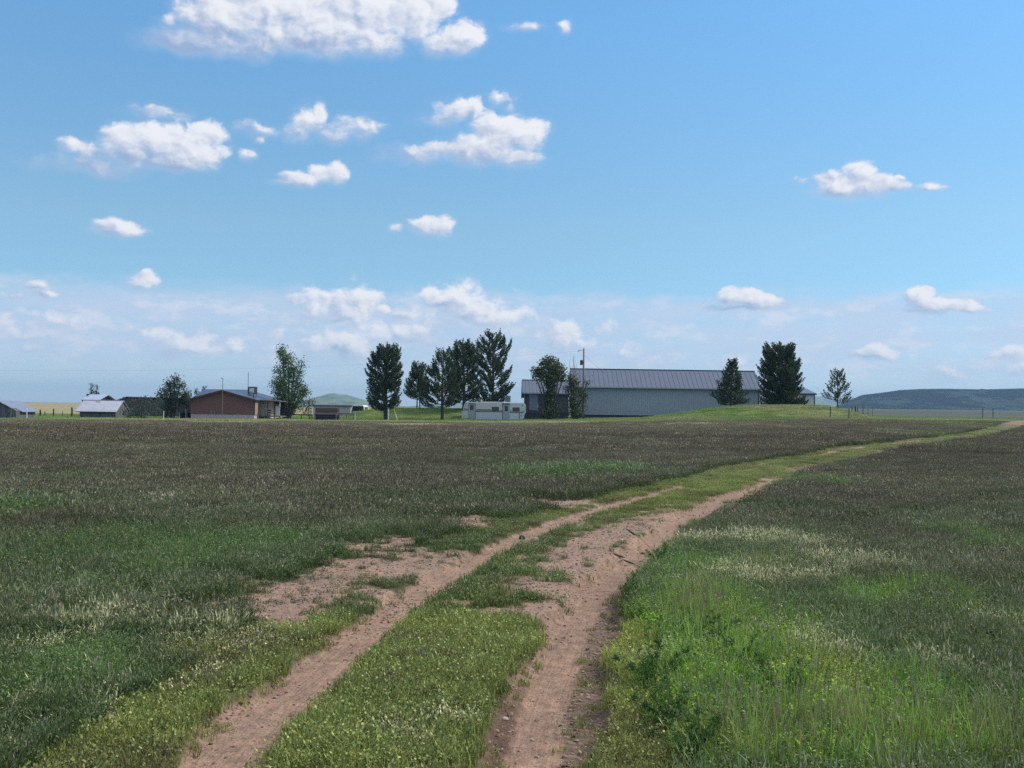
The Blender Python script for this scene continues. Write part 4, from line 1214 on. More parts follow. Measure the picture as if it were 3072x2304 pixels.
def build_van():
    Y = 158.0
    p0 = at(1053, 1230, Y); p1 = at(1094, 1230, Y)
    W = p1.x - p0.x; zb = gz(p0.x, Y); H = at(1070, 1215, Y).z - zb
    t = thing('white_van', (p0.x, Y, zb), 0, 'white van with large dark rear window showing over the green berm', 'van')
    MB().prism([(.05, .35), (W - .05, .35), (W, .9), (W - .10, H - .25), (W - .3, H), (.3, H), (.10, H - .25), (0, .9)], 'y', 0, 4.6).build('body', M_WHITE, t, bevel=.05)
    MB().prism([(.16, H - .95), (W - .16, H - .95), (W - .28, H - .18), (.28, H - .18)], 'y', -.02, -.003).build('rear_window', M_GLASS, t)
    MB().box(.0, W, -.14, -.003, .38, .58).build('bumper', M_TRIM_DARK, t)
    for xx in (.06, W - .26):
        MB().box(xx, xx + .2, -.03, -.003, .75, 1.0).build('tail_light', M_RUST, t)
        for yy in (.9, 3.6):
            MB().tube([(xx - .02, yy, .33), (xx + .2, yy, .33)], .33, n=16).build('wheel', M_TYRE, t)
    for xx in (.02, W - .035):
        MB().box(xx, xx + .02, .6, 3.6, H - .85, H - .30).build('side_window', M_GLASS, t)


def build_bin():
    Y = 120.0
    p0 = at(944, 1259, Y); p1 = at(1012, 1259, Y)
    W = p1.x - p0.x; zb = gz(p0.x, Y); g = lambda v: at(980, v, Y).z - zb
    t = thing('wooden_bin', (p0.x, Y, zb), 0, 'dark weathered wooden bin with pale middle rail right of the cottonwood', 'bin')
    MB().box(.10, W - .2, .05, 1.5, -.2, g(1243.5)).build('front_panel', M_PURPLEWOOD, t)
    MB().prism([(.0, g(1240)), (1.3, g(1240)), (1.3, g(1222)), (.25, g(1223.5))], 'x', 0.02, W - .02).build('hopper', M_DARKWOOD, t)
    MB().box(-.05, W - .02, -.06, -.003, g(1243.4), g(1239.6)).build('rail', M_GREYWOOD, t)
    for xx in (-.03, W - .20): MB().box(xx, xx + .12, -.05, .08, -.2, g(1243.5)).build('post', M_GREYWOOD, t)
    MB().tube([(W - .02, .3, .38), (W + .14, .3, .38)], .38, n=16).build('wheel', M_TYRE, t)


def build_pole():
    Y = 136.0
    b0 = at(1749, 1250, Y); tp = at(1752, 1046, Y)
    zb = gz(b0.x, Y)
    t = thing('utility_pole', (b0.x, Y, zb), 0, 'tall wooden utility pole with a small transformer in front of the barn', 'pole')
    H = tp.z - zb
    MB().tube([(0, 0, -.4), (0, 0, H * .5), (0, 0, H)], [.14, .125, .10], n=12).build('shaft', M_GREYWOOD, t, smooth=True)
    g = lambda v: at(1750, v, Y).z - zb
    tr = MB().tube([(-.30, -.05, g(1095)), (-.30, -.05, g(1082))], .19, n=16).build('transformer', M_RUST, t)
    MB().tube([(-.30, -.05, g(1081.9)), (-.30, -.05, g(1080))], [.20, .12], n=16).box(-.12, -.05, -.08, 0, g(1093), g(1086)).build('cap', M_TRIM_DARK, tr)
    ar = MB().tube([(-.08, 0, g(1050.5)), (-.45, 0, g(1050.2)), (-.68, 0, g(1052.5))], [.03, .03, .05]).build('lamp_arm', M_METAL, t)
    MB().tube([(-.68, 0, g(1052.4)), (-.80, 0, g(1054.5))], [.09, .05]).build('lamp_head', M_METAL, ar)
    ins = MB().tube([(0, 0, H), (0, 0, H + .14)], .04).build('insulator', M_TRIM_DARK, t)
    # wires: to the left over the yard, and the guy to the right
    w = MB(); n = 24; a = Vector((0, 0, g(1052))); e = at(-200, 1108, 128) - Vector((b0.x, Y, zb))
    w.tube([a.lerp(e, i / n) - Vector((0, 0, 4.2 * (i / n) * (1 - i / n))) for i in range(n + 1)], .006, n=4)
    w.build('wire', M_WIRE, t)
    e = at(1822, 1128, 146) - Vector((b0.x, Y, zb))
    MB().tube([(0, 0, g(1064)), tuple(e)], .012, n=4).build('guy_wire', M_WIRE, t)


def post(u, v0, v1, Y, m, r, label, group=None, name='fence_post', lean=0.0, cat='post', square=False):
    """a post whose foot stands on the ground under (u, v0)"""
    p = at(u, v0, Y); zb = min(gz(p.x, Y), p.z); q = at(u + lean, v1, Y)
    mb = MB()
    h = q.z - zb
    dx = q.x - p.x
    rr = np.random.default_rng(int(u * 7))
    mb.tube([(0, 0, -.3), (dx * .5 + rr.normal(0, .008), 0, h * .5), (dx, 0, h - .02), (dx, 0, h)], [r, r * .95, r * .9, r * .7], n=4 if square else 8)
    o = mb.build(name, m)
    o.location = (p.x, Y, zb)
    tag(o, label, cat, group)
    return o


def build_posts():
    post(80, 1259, 1226, 112, M_WHITEPOST, .065, 'bright white post in front of the shed at the left edge')
    post(491, 1255, 1233, 118, M_WHITEPOST, .05, 'white post below the dark juniper')
    post(557, 1258, 1227, 120, M_GREYWOOD, .035, 'thin grey post left of the red-brown house')
    post(633, 1258, 1230, 121, M_GREYWOOD, .035, 'tallest thin stake before the red-brown house wall', 'stakes before the house')
    post(643, 1257, 1233, 121.5, M_GREYWOOD, .025, 'thinner stake right beside the tallest stake at the house', 'stakes before the house')
    post(715, 1258, 1240, 121, M_GREYWOOD, .03, 'short stake near the right corner of the brown house', 'stakes before the house')
    post(796, 1257, 1231, 124, M_BLACKWOOD, .045, 'black post in front of the house porch')
    post(1065, 1258, 1240, 121, M_WHITEPOST, .045, 'pale post before the berm, right of the wooden bin')
    post(1165, 1259, 1226, 122, M_WHITEPOST, .05, 'pale straight post at the foot of the oval pine')
    post(1194, 1259, 1229, 123, M_WHITEPOST, .05, 'pale leaning pole right of the oval pine trunk', lean=-12, name='leaning_pole', cat='pole')
    post(2491, 1250, 1220, 114, M_BLACKWOOD, .055, 'black post standing on the green berm')
    post(319, 1201, 1188, 162, M_BLACKWOOD, .07, 'left of two dark posts behind the silver roof', 'posts behind the silver roof')
    post(333, 1201, 1188, 162, M_BLACKWOOD, .07, 'right of two dark posts behind the silver roof', 'posts behind the silver roof')
    post(2948, 1241, 1223, 190, M_BLACKWOOD, .07, 'left of two lone dark posts on the plain before the mesa', 'posts on the far plain')
    post(2979, 1243, 1226, 185, M_BLACKWOOD, .07, 'right of two lone dark posts on the plain before the mesa', 'posts on the far plain')
    # yard light pole in front of the gable, antenna mast behind the cooler
    p = at(666, 1256, 122); zb = gz(p.x, 122)
    t = thing('light_pole', (p.x, 122, zb), 0, 'thin pole with small lamp head in front of the house gable', 'pole')
    h = at(664, 1134, 122).z - zb
    MB().tube([(0, 0, -.3), (0, 0, h)], .035).build('shaft', M_GREYWOOD, t)
    MB().tube([(0.02, 0, h - .03), (-.26, 0, h)], [.03, .05]).build('lamp_head', M_METAL, t)
    p = at(744, 1173, 136); zb = gz(p.x, 145)
    o = MB().tube([(0, 0, 0), (0, 0, at(744, 1117, 145).z - zb)], .045, n=6).build('antenna_mast', M_METAL)
    o.location = (at(744, 1173, 145).x, 145, zb)
    tag(o, 'bare metal antenna mast rising behind the roof cooler', 'mast')
    # wire fence right of the berm: posts going away from the camera
    spots = [(2547, 1256, 1226, 112, M_GREYWOOD, .09), (2557, 1250, 1221, 124, M_GREYWOOD, .10), (2566, 1247, 1220, 136, M_BLACKWOOD, .10), (2573, 1245, 1219, 148, M_GREYWOOD, .10), (2589, 1243, 1212, 160, M_GREYWOOD, .10), (2604, 1241, 1224, 180, M_GREYWOOD, .08), (2618, 1240, 1226, 205, M_GREYWOOD, .08)]
    q = [at(s[0], s[1], s[3]) for s in spots]
    base = Vector((q[0].x, q[0].y, gz(q[0].x, q[0].y)))
    t = thing('wire_fence', base, 0, 'wire fence with grey posts running away right of the berm', 'fence')
    tops = []
    for s, p in zip(spots, q):
        z = gz(p.x, p.y)
        h = max(at(s[0], s[2], s[3]).z - z, .9)
        l = p - base
        MB().tube([(l.x, l.y, z - base.z - .3), (l.x, l.y, z - base.z + h)], [s[5], s[5] * .85], n=8).build('post', s[4], t)
        tops.append((l, z - base.z, h))
    for fz in (.35, .65, .9):
        w = MB(); w.tube([(l.x, l.y - s_[5] - .01, z + h * fz) for (l, z, h), s_ in zip(tops, spots)], .008, n=4); w.build('wire', M_WIRE, t)
    # wire fence in front of the dry pasture at the left
    spots = [(120, 1247, 1229, 142, .13), (134, 1247, 1234, 146, .07), (160, 1246, 1226, 142, .10), (187, 1246, 1234, 146, .05), (215, 1246, 1222, 140, .13)]
    q = [at(s[0], s[1], s[3]) for s in spots]
    base = Vector((q[0].x, q[0].y, gz(q[0].x, q[0].y)))
    t = thing('wire_fence', base, 0, 'rough post and wire fence before the dry yellow pasture', 'fence')
    ln = []
    for s, p in zip(spots, q):
        z = gz(p.x, p.y); l = p - base; h = at(s[0], s[2], s[3]).z - z
        MB().tube([(l.x, l.y, z - base.z - .2), (l.x + .04, l.y, z - base.z + h * .6), (l.x, l.y, z - base.z + h)], [s[4], s[4] * .9, s[4] * .8], n=7).build('post', M_BLACKWOOD, t)
        ln.append((l.x, l.y, z - base.z))
    for fz in (.45, .85):
        MB().tube([(a, b_, c + fz) for a, b_, c in ln], .008, n=4).build('wire', M_WIRE, t)
    # rails either side of the wooden bin
    for (u0, u1, v, Y, lab) in ((872, 936, 1243, 124, 'low dark rail fence left of the wooden bin'), (1018, 1062, 1240, 121.5, 'low grey rail between the wooden bin and the pale post')):
        a = at(u0, v, Y); b_ = at(u1, v, Y); zb = gz(a.x, Y)
        t = thing('rail_fence', (a.x, Y, zb), 0, lab, 'fence')
        m_ = M_BLACKWOOD if u0 < 900 else M_GREYWOOD
        n = 3
        for i in range(n):
            x = (b_.x - a.x) * i / (n - 1)
            MB().box(x - .05, x + .05, -.05, .05, -.3, a.z - zb + .05).build('post', m_, t)
        MB().box(-.1, b_.x - a.x + .1, -.09, -.052, a.z - zb - .12, a.z - zb + .03).build('rail', m_, t)
    # pale low building behind the bin
    Y = 168.0
    a = at(940, 1216, Y); b_ = at(1052, 1216, Y); zb = gz(a.x, Y)
    t = thing('low_tan_shed', (a.x, Y, zb), 0, 'long low pale tan shed with thin dark roof behind the wooden bin', 'shed')
    H = at(1000, 1216.5, Y).z - zb
    MB().box(0, b_.x - a.x, 0, 4, -.3, H - .12).build('wall', M_TANWALL, t)
    MB().slab((-.1, -.25, H), (b_.x - a.x + .2, -.25, H), (b_.x - a.x + .2, 4.2, H + .15), (-.1, 4.2, H + .15), .118).build('roof', M_TRIM_DARK, t)


build_barn(); build_annex(); build_right_shed(); build_house(); build_left_sheds()
build_trailer(); build_van(); build_bin(); build_pole(); build_posts()


# ------------------------------------------------------------------ trees
def leaf_material(name, col, var=.35, trans=.2):
    m, b, p = mat(name)
    a = b.n('ShaderNodeAttribute', attribute_name='val')
    tc = b.n('ShaderNodeTexCoord')
    n = b.noise(tc.outputs['Object'], .7, 3)
    k = b.n('ShaderNodeVectorMath', operation='SCALE'); k.inputs[0].default_value = col
    b.put(k.inputs['Scale'], b.m('MULTIPLY', a.outputs['Fac'], b.m('ADD', .75, b.m('MULTIPLY', n, .5))))
    b.put(p.inputs['Base Color'], k.outputs[0]); p.inputs['Roughness'].default_value = .7
    tr = b.n('ShaderNodeBsdfTranslucent'); b.put(tr.inputs[0], k.outputs[0])
    mx = b.n('ShaderNodeMixShader'); mx.inputs[0].default_value = trans
    nt = m.node_tree
    nt.links.new(p.outputs[0], mx.inputs[1]); nt.links.new(tr.outputs[0], mx.inputs[2])
    nt.links.new(mx.outputs[0], [q for q in nt.nodes if q.type == 'OUTPUT_MATERIAL'][0].inputs[0])
    return m


L_PINE = leaf_material('pine_needles', (.072, .105, .056), trans=.2)
L_PINE2 = leaf_material('olive_needles', (.082, .104, .048), trans=.2)
L_COTTON = leaf_material('cottonwood_leaves', (.085, .150, .055), trans=.3)
L_JUNIPER = leaf_material('juniper_foliage', (.052, .080, .052), trans=.15)
L_LIGHT = leaf_material('light_green_leaves', (.10, .15, .045), trans=.3)
L_BRUSH = leaf_material('dry_brush_leaves', (.085, .092, .075), trans=.1)
L_SHRUB = leaf_material('shrub_leaves', (.048, .085, .040), trans=.2)
L_WEED = leaf_material('weed_leaves', (.075, .16, .035), trans=.3)


class Foliage:
    def __init__(s, seed):
        s.r = np.random.default_rng(seed); s.V = []; s.Val = []
    def tuft(s, p, d, n, l, w, spread=.8, val=None):
        """n thin triangles fanning out round direction d"""
        r = s.r
        dirs = np.asarray(d)[None] + r.normal(0, spread, (n, 3)) * .6
        dirs /= np.linalg.norm(dirs, axis=1)[:, None]
        ln = l * r.uniform(.6, 1.15, (n, 1))
        side = np.cross(dirs, r.normal(size=(n, 3))); side /= np.linalg.norm(side, axis=1)[:, None] + 1e-9
        b0 = np.asarray(p)[None] + r.normal(0, l * .12, (n, 3))
        mid = b0 + dirs * ln * .45
        tri = np.stack([mid - side * w * .5 - dirs * ln * .4, mid + side * w * .5, b0 + dirs * ln], 1)
        s.V.append(tri.reshape(-1, 3))
        v = (val if val is not None else r.uniform(.65, 1.35)) * r.uniform(.75, 1.25, n)
        s.Val.append(np.repeat(v, 3))
    def cluster(s, p, n, rad, leaf, val=None):
        """n small leaves round a point"""
        r = s.r
        c = np.asarray(p)[None] + r.normal(0, rad * .5, (n, 3))
        a = r.normal(size=(n, 3)); a /= np.linalg.norm(a, axis=1)[:, None]
        b_ = np.cross(a, r.normal(size=(n, 3))); b_ /= np.linalg.norm(b_, axis=1)[:, None] + 1e-9
        L = leaf * r.uniform(.6, 1.3, (n, 1))
        q = np.stack([c - a * L * .5 - b_ * L * .4, c - a * L * .2 + b_ * L * .5, c + a * L * .6], 1)
        s.V.append(q.reshape(-1, 3))
        v = (val if val is not None else r.uniform(.6, 1.4)) * r.uniform(.75, 1.25, n)
        s.Val.append(np.repeat(v, 3))
    def build(s, name, m, parent):
        v = np.concatenate(s.V); f = np.arange(len(v)).reshape(-1, 3)
        me = mesh_np(name, v, f, {'val': ('FLOAT', 'POINT', np.concatenate(s.Val))})
        return new_obj(name, me, parent, m)


def pine(u, vb, vt, Y, left, right, label, seed, cb=.12, dens=1.0, tip=.9, base_el=.05, leaf=L_PINE, name='pine_tree', tuft=.42, trunk_r=.2, stems=1, whorl=.34, needle=.105, gap=.0, group='pines in the yard', shoot=.75, wide=1.1):
    """left/right: crown half widths in photo pixels over height fraction [(t, px), ...]"""
    k = Y / 3072
    top = at(u, vt, Y); zb = gz(top.x, Y)
    ft = at(u, vb, Y)
    H = top.z - zb
    t = thing(name, (top.x, Y, zb), 0, label, 'pine tree' if 'pine' in name else 'tree', group)
    F = Foliage(seed); r = F.r
    tr = MB()
    ph = r.uniform(0, 6)
    cx = lambda q: (.15 * math.sin(q * 3 + ph) * q * trunk_r / .2, .12 * math.sin(q * 2.3 + ph * 2) * q)
    for s_ in range(stems):
        ox = (s_ - (stems - 1) / 2) * .55
        tr.tube([(cx(q)[0] + ox * (1 - q), cx(q)[1], -.3 if q == 0 else q * H * .97) for q in (0, .15, .3, .5, .7, .85, 1.0)], [trunk_r * (1.15 - q * .95) / math.sqrt(stems) for q in (0, .15, .3, .5, .7, .85, 1.0)], n=7)
    lt, lw = zip(*left); rt, rw = zip(*right)
    lw = [w * wide for w in lw]; rw = [w * wide for w in rw]
    z = cb * H
    while z < H * .95:
        q = z / H
        wl, wr = np.interp(q, lt, lw) * k, np.interp(q, rt, rw) * k
        nb = max(3, int(round(5.2 * dens)))
        a0 = r.uniform(0, 6.28)
        for j in range(nb):
            if r.uniform() < gap: continue
            a = a0 + j * 6.283 / nb + r.normal(0, .25)
            ca = math.cos(a)
            w = wr * max(ca, 0) ** 2 + wl * max(-ca, 0) ** 2 + .5 * (wl + wr) * math.sin(a) ** 2
            L = w * r.uniform(.68, 1.06) + .05
            el = base_el + .55 * q ** 1.5 + r.normal(0, .10)
            pts = []
            m = 6
            px_, pz = 0.0, z + r.normal(0, .08)
            c0 = cx(q)
            for i in range(m + 1):
                pts.append(np.array([c0[0] + px_ * math.cos(a), c0[1] + px_ * math.sin(a), pz]))
                e = el + tip * (i / m) ** 2
                px_ += L / m * math.cos(e) / max(.6, math.cos(el + tip * .35)); pz += L / m * math.sin(e)
            tr.tube(pts, [max(.012, trunk_r * .28 * (1 - i / m) * min(1, L / 2.2) + .01) for i in range(m + 1)], n=4, cap=False)
            bv = r.uniform(.7, 1.25)
            step = .27 / dens ** .5
            nT = max(2, int(L / step))
            for i in range(nT):
                f = min(.30 + .70 * (i + r.uniform(.2, 1)) / nT, 1.0)
                g = f * m; i0 = min(int(g), m - 1)
                p = pts[i0] + (pts[i0 + 1] - pts[i0]) * (g - i0)
                d = pts[i0 + 1] - pts[i0]; d = d / (np.linalg.norm(d) + 1e-9)
                side = np.array([-math.sin(a), math.cos(a), 0])
                sgn = r.choice((-1, 0, 1))
                dd = d * .75 + side * sgn * r.uniform(.3, .8) + np.array([0, 0, r.uniform(.25, .85)])
                dd /= np.linalg.norm(dd)
                sl = shoot * r.uniform(.6, 1.15) * (1 if f < .9 else .8)
                sv = bv * r.uniform(.8, 1.2)
                k4 = max(2, int(sl / .17))
                for e_ in range(k4 + 1):
                    up = np.array([0, 0, .10 * (e_ / k4) ** 2])
                    F.tuft(p + dd * sl * e_ / k4 + up, dd + up, 10, tuft * .64, needle, .85, sv)
        z += whorl * r.uniform(.75, 1.25) * (1.15 - .45 * q)
    for i in range(10):
        F.tuft((cx(1)[0] + r.normal(0, .05), cx(1)[1] + r.normal(0, .05), H - tuft * .6 - .11 * i), (0, 0, 1), 9, tuft * .7, needle, .7)
    tr.build('trunk', M_BARK, t)
    F.build('crown', leaf, t)
    return t


def leafy(u, vt, Y, blobs, label, seed, name='cottonwood_tree', leaf=L_COTTON, leafsize=.19, dens=1.0, trunk=((0, 0), .24), bark=M_BARK_GREY, cat='tree', group=None, rad=.55, twigs=True, extra=None):
    """broadleaf: blobs are (u, v, half width, half height, depth m) in photo pixels; limbs reach into each and carry leaf clusters"""
    k = Y / 3072
    b0 = at(u, vt, Y); zb = gz(b0.x, Y)
    t = thing(name, (b0.x, Y, zb), 0, label, cat, group)
    F = Foliage(seed); r = F.r
    tr = MB()
    tr_r = trunk[1]
    for (bu, bv, hw, hh, dy, w) in blobs:
        c = at(bu, bv, Y); c = np.array([c.x - b0.x, dy, c.z - zb]); a, h = hw * k, hh * k
        root = np.array([r.normal(0, tr_r * .6), r.normal(0, tr_r * .6), -.2])
        m1 = root * .6 + c * .35 + np.array([0, 0, c[2] * .08]); 
        tr.tube([root, m1, c + np.array([0, 0, -h * .2]), c + np.array([0, 0, h * .7])], [tr_r * .75, tr_r * .5, tr_r * .28, .02], n=6)
        n = int(w * dens * (a * h) * 16)
        for i in range(max(n, 6)):
            d = r.normal(size=3); d /= np.linalg.norm(d)
            rr = r.uniform(.25, 1.0) ** .6
            p = c + d * np.array([a, a * .9, h]) * rr
            if twigs and r.uniform() < .30: tr.tube([c + (p - c) * .35 + np.array([0, 0, -h * .15]), p], [.03, .008], n=3, cap=False)
            F.cluster(p, 14, rad, leafsize)
    tr.build('trunk', bark, t)
    F.build('crown', leaf, t)
    return t


def build_trees():
    leafy(862, 1250, 132, [(850, 1072, 20, 28, 0, 1), (845, 1052, 12, 16, .3, .8), (868, 1090, 26, 30, -.5, 1), (838, 1120, 22, 26, .5, 1), (880, 1125, 28, 34, .3, 1), (906, 1090, 9, 22, -.2, .7), (855, 1160, 40, 34, -.8, 1.1), (890, 1170, 26, 32, .6, 1), (832, 1165, 22, 26, .4, 1), (868, 1202, 42, 26, -.3, 1), (912, 1180, 14, 20, .5, .8), (835, 1200, 20, 18, -.4, .8), (896, 1210, 24, 20, -.6, .8), (918, 1165, 6, 10, .2, .5), (850, 1235, 14, 16, -.4, .6), (885, 1232, 16, 14, .4, .5)],
          'tall loose green cottonwood right of the red-brown house', 5, dens=2.3, trunk=((0, 0), .26))
    pine(1160, 1258, 1045, 128, [(.1, 40), (.2, 56), (.4, 52), (.55, 50), (.7, 44), (.82, 34), (.92, 20), (1, 5)], [(.1, 32), (.2, 44), (.35, 40), (.55, 42), (.7, 38), (.82, 30), (.92, 18), (1, 5)], 'dense oval dark pine standing alone right of the distant hill', 21, cb=.14, dens=1.15, tip=.7, trunk_r=.24, whorl=.36, gap=.06)
    pine(1257, 1222, 1095, 150, [(.25, 30), (.35, 42), (.5, 34), (.7, 22), (.9, 10), (1, 2)], [(.25, 24), (.35, 30), (.5, 26), (.7, 18), (.9, 9), (1, 2)], 'small conical pine with two bare stems behind the berm', 22, cb=.34, dens=1.1, trunk_r=.15, stems=2, whorl=.34)
    pine(1330, 1258, 1052, 130, [(.14, 60), (.25, 66), (.4, 50), (.52, 46), (.58, 54), (.63, 30), (.8, 26), (.92, 14), (1, 2)], [(.14, 40), (.3, 52), (.5, 40), (.7, 30), (.85, 20), (1, 2)], 'open spreading pine, leftmost of the three behind the trailer', 23, cb=.18, dens=.95, tip=.95, gap=.12, trunk_r=.2, whorl=.42)
    pine(1394, 1258, 1030, 139, [(.1, 44), (.3, 48), (.5, 44), (.65, 38), (.8, 28), (.92, 12), (1, 3)], [(.1, 40), (.3, 44), (.5, 40), (.65, 34), (.8, 26), (.92, 12), (1, 3)], 'dark pine with rounded top, middle of the three behind the trailer', 24, cb=.10, dens=1.15, tip=.9, gap=.05, trunk_r=.22, whorl=.36)
    pine(1480, 1258, 1003, 143, [(.15, 66), (.3, 60), (.4, 72), (.55, 62), (.68, 64), (.78, 50), (.88, 30), (.95, 16), (1, 4)], [(.15, 46), (.25, 62), (.33, 56), (.42, 60), (.5, 40), (.6, 40), (.72, 46), (.85, 36), (.93, 16), (1, 4)], 'tallest pine with upswept open branches right behind the trailer', 25, cb=.12, dens=1.0, tip=1.05, gap=.16, trunk_r=.26, whorl=.46)
    leafy(1652, 1256, 133, [(1650, 1094, 32, 20, 0, 1.2), (1617, 1120, 18, 20, .4, 1), (1678, 1118, 16, 22, -.3, 1), (1648, 1126, 30, 26, -.8, 1.2), (1652, 1160, 20, 26, -.4, 1.1), (1645, 1198, 12, 30, -.3, 1.1), (1648, 1236, 20, 18, -.5, 1.1), (1604, 1118, 5, 10, .2, .8), (1690, 1130, 5, 9, .2, .8), (1632, 1242, 10, 12, -.5, 1), (1666, 1225, 8, 26, -.3, 1)], 'round headed olive tree in front of the small annex', 26, name='round_tree', leaf=L_PINE2, leafsize=.24, dens=3.2, bark=M_BARK, rad=.5)
    leafy(1722, 1255, 134, [(1720, 1148, 16, 22, 0, 1.2), (1704, 1170, 10, 18, .3, 1), (1740, 1175, 12, 20, .3, 1), (1722, 1195, 20, 24, -.5, 1.1), (1718, 1228, 18, 24, -.3, 1), (1752, 1200, 7, 34, .3, .9), (1744, 1240, 13, 14, 0, .9), (1761, 1148, 5, 10, .2, .7), (1706, 1130, 4, 10, .2, .6)], 'tall olive bush at the barn corner beside the utility pole', 27, name='tall_bush', leaf=L_PINE2, leafsize=.20, dens=2.6, bark=M_BARK, cat='bush', rad=.5)
    pine(2194, 1222, 1083, 126, [(.03, 26), (.15, 44), (.26, 54), (.31, 32), (.45, 32), (.52, 22), (.62, 24), (.8, 13), (.93, 5), (1, 1)], [(.03, 22), (.15, 44), (.26, 54), (.31, 34), (.45, 32), (.6, 22), (.75, 16), (.9, 8), (1, 1)], 'single cone shaped pine on the berm before the barn', 28, cb=.14, dens=1.15, tip=.55, trunk_r=.16, whorl=.30, tuft=.34, base_el=-.05, shoot=.5)
    pine(2345, 1222, 1047, 140, [(.0, 46), (.15, 52), (.35, 58), (.55, 60), (.7, 58), (.8, 54), (.88, 44), (.95, 24), (1, 6)], [(.0, 62), (.15, 62), (.3, 58), (.5, 50), (.7, 42), (.82, 34), (.92, 24), (1, 6)], 'big dense round pine at the right end of the barn', 29, cb=.04, dens=1.6, tip=.65, trunk_r=.28, whorl=.36, gap=.06)
    pine(2513, 1222, 1118, 140, [(.3, 22), (.4, 38), (.5, 30), (.65, 28), (.8, 14), (.92, 12), (1, 4)], [(.3, 22), (.42, 36), (.5, 26), (.65, 24), (.8, 16), (.92, 12), (1, 4)], 'small thin pine standing alone right of the pale shed', 30, cb=.33, dens=.7, tip=.6, gap=.1, trunk_r=.12, whorl=.40, tuft=.34, leaf=L_PINE2)
    leafy(522, 1256, 127, [(524, 1140, 16, 14, 0, 1), (505, 1155, 22, 16, .3, 1), (540, 1160, 24, 18, -.2, 1), (515, 1180, 34, 20, -.4, 1.1), (545, 1190, 26, 22, .3, 1), (492, 1172, 14, 8, .2, .7), (482, 1183, 10, 8, 0, .6), (512, 1212, 26, 24, -.3, 1), (500, 1240, 22, 18, -.4, 1)], 'dark bushy juniper between the brush and the house', 31, name='juniper_tree', leaf=L_JUNIPER, leafsize=.20, dens=2.0, bark=M_BARK, rad=.42)
    leafy(562, 1256, 129, [(558, 1180, 16, 16, 0, 1), (565, 1196, 16, 14, -.2, 1), (553, 1212, 12, 16, .2, .8)], 'light green leafy sapling against the left side of the house', 32, name='sapling', leaf=L_LIGHT, leafsize=.15, dens=1.8, cat='tree', trunk=((0, 0), .08))
    leafy(430, 1256, 123, [(400, 1202, 22, 9, .2, .9), (436, 1200, 24, 9, .1, .9), (468, 1204, 20, 12, .1, .9), (392, 1215, 18, 18, 0, .8), (420, 1210, 26, 16, .4, .8), (450, 1212, 24, 18, .2, .8), (405, 1238, 34, 18, -.4, 1), (440, 1238, 36, 18, -.5, 1), (472, 1232, 20, 22, -.3, 1), (378, 1240, 14, 14, -.3, .8)], 'wide tangle of dark grey brush right of the silver roofed shed', 33, name='brush_thicket', leaf=L_BRUSH, leafsize=.13, dens=2.0, cat='bush', trunk=((0, 0), .07), bark=M_BARK_GREY, rad=.4)
    leafy(928, 1252, 128, [(925, 1212, 16, 16, 0, 1), (936, 1206, 10, 12, .2, .8), (922, 1232, 16, 14, -.2, 1)], 'dark green bush between the cottonwood and the wooden bin', 34, name='bush', leaf=L_SHRUB, leafsize=.15, dens=2.0, cat='bush', trunk=((0, 0), .07), bark=M_BARK)
    for (u, v, s, lab) in ((274, 1166, 41, 'left of two dark slender saplings behind the dark red shed'), (289, 1168, 42, 'right of two dark slender saplings behind the dark red shed')):
        leafy(u, v, 162, [(u, v - 8, 4, 8, 0, 2), (u + 1, v + 6, 5, 9, 0, 2), (u, v + 18, 9, 7, .2, 1.5)], lab, s, name='sapling', leaf=L_JUNIPER, leafsize=.15, dens=2.2, cat='tree', trunk=((0, 0), .06), bark=M_BARK, group='saplings behind the sheds', rad=.3)
    for (u, v, s, lab) in ((588, 1172, 43, 'small shrub top at the left end of the house rear wing'), (612, 1164, 44, 'small shrub top above the house rear wing roof')):
        leafy(u, v, 152, [(u, v, 5, 7, 0, 2), (u + 1, v + 8, 4, 7, 0, 1.5)], lab, s, name='shrub', leaf=L_SHRUB, leafsize=.14, dens=2.2, cat='bush', trunk=((0, 0), .05), bark=M_BARK, group='shrubs behind the house', rad=.3)
    # bare twiggy tree behind the olive bush
    b0 = at(1716, 1250, 141); zb = gz(b0.x, 141)
    t = thing('bare_tree', (b0.x, 141, zb), 0, 'leafless twiggy tree poking above the olive bush', 'tree')
    tr = MB(); r = np.random.default_rng(3)
    for (u, v) in ((1708, 1082), (1722, 1062), (1730, 1090), (1725, 1080), (1712, 1100)):
        e = at(u, v, 141) - Vector((b0.x, 141, zb))
        m_ = Vector((e.x * .3, r.normal(0, .2), e.z * .62))
        tr.tube([(0, 0, -.2), m_, e], [.07, .045, .012], n=5)
        for i in range(7):
            f = r.uniform(.45, .95); p = m_.lerp(e, (f - .45) / .55)
            tr.tube([p, p + Vector((r.normal(0, .28), r.normal(0, .25), r.uniform(.25, .75)))], [.016, .005], n=3)
    tr.build('trunk', M_BARK_GREY, t)


build_trees()


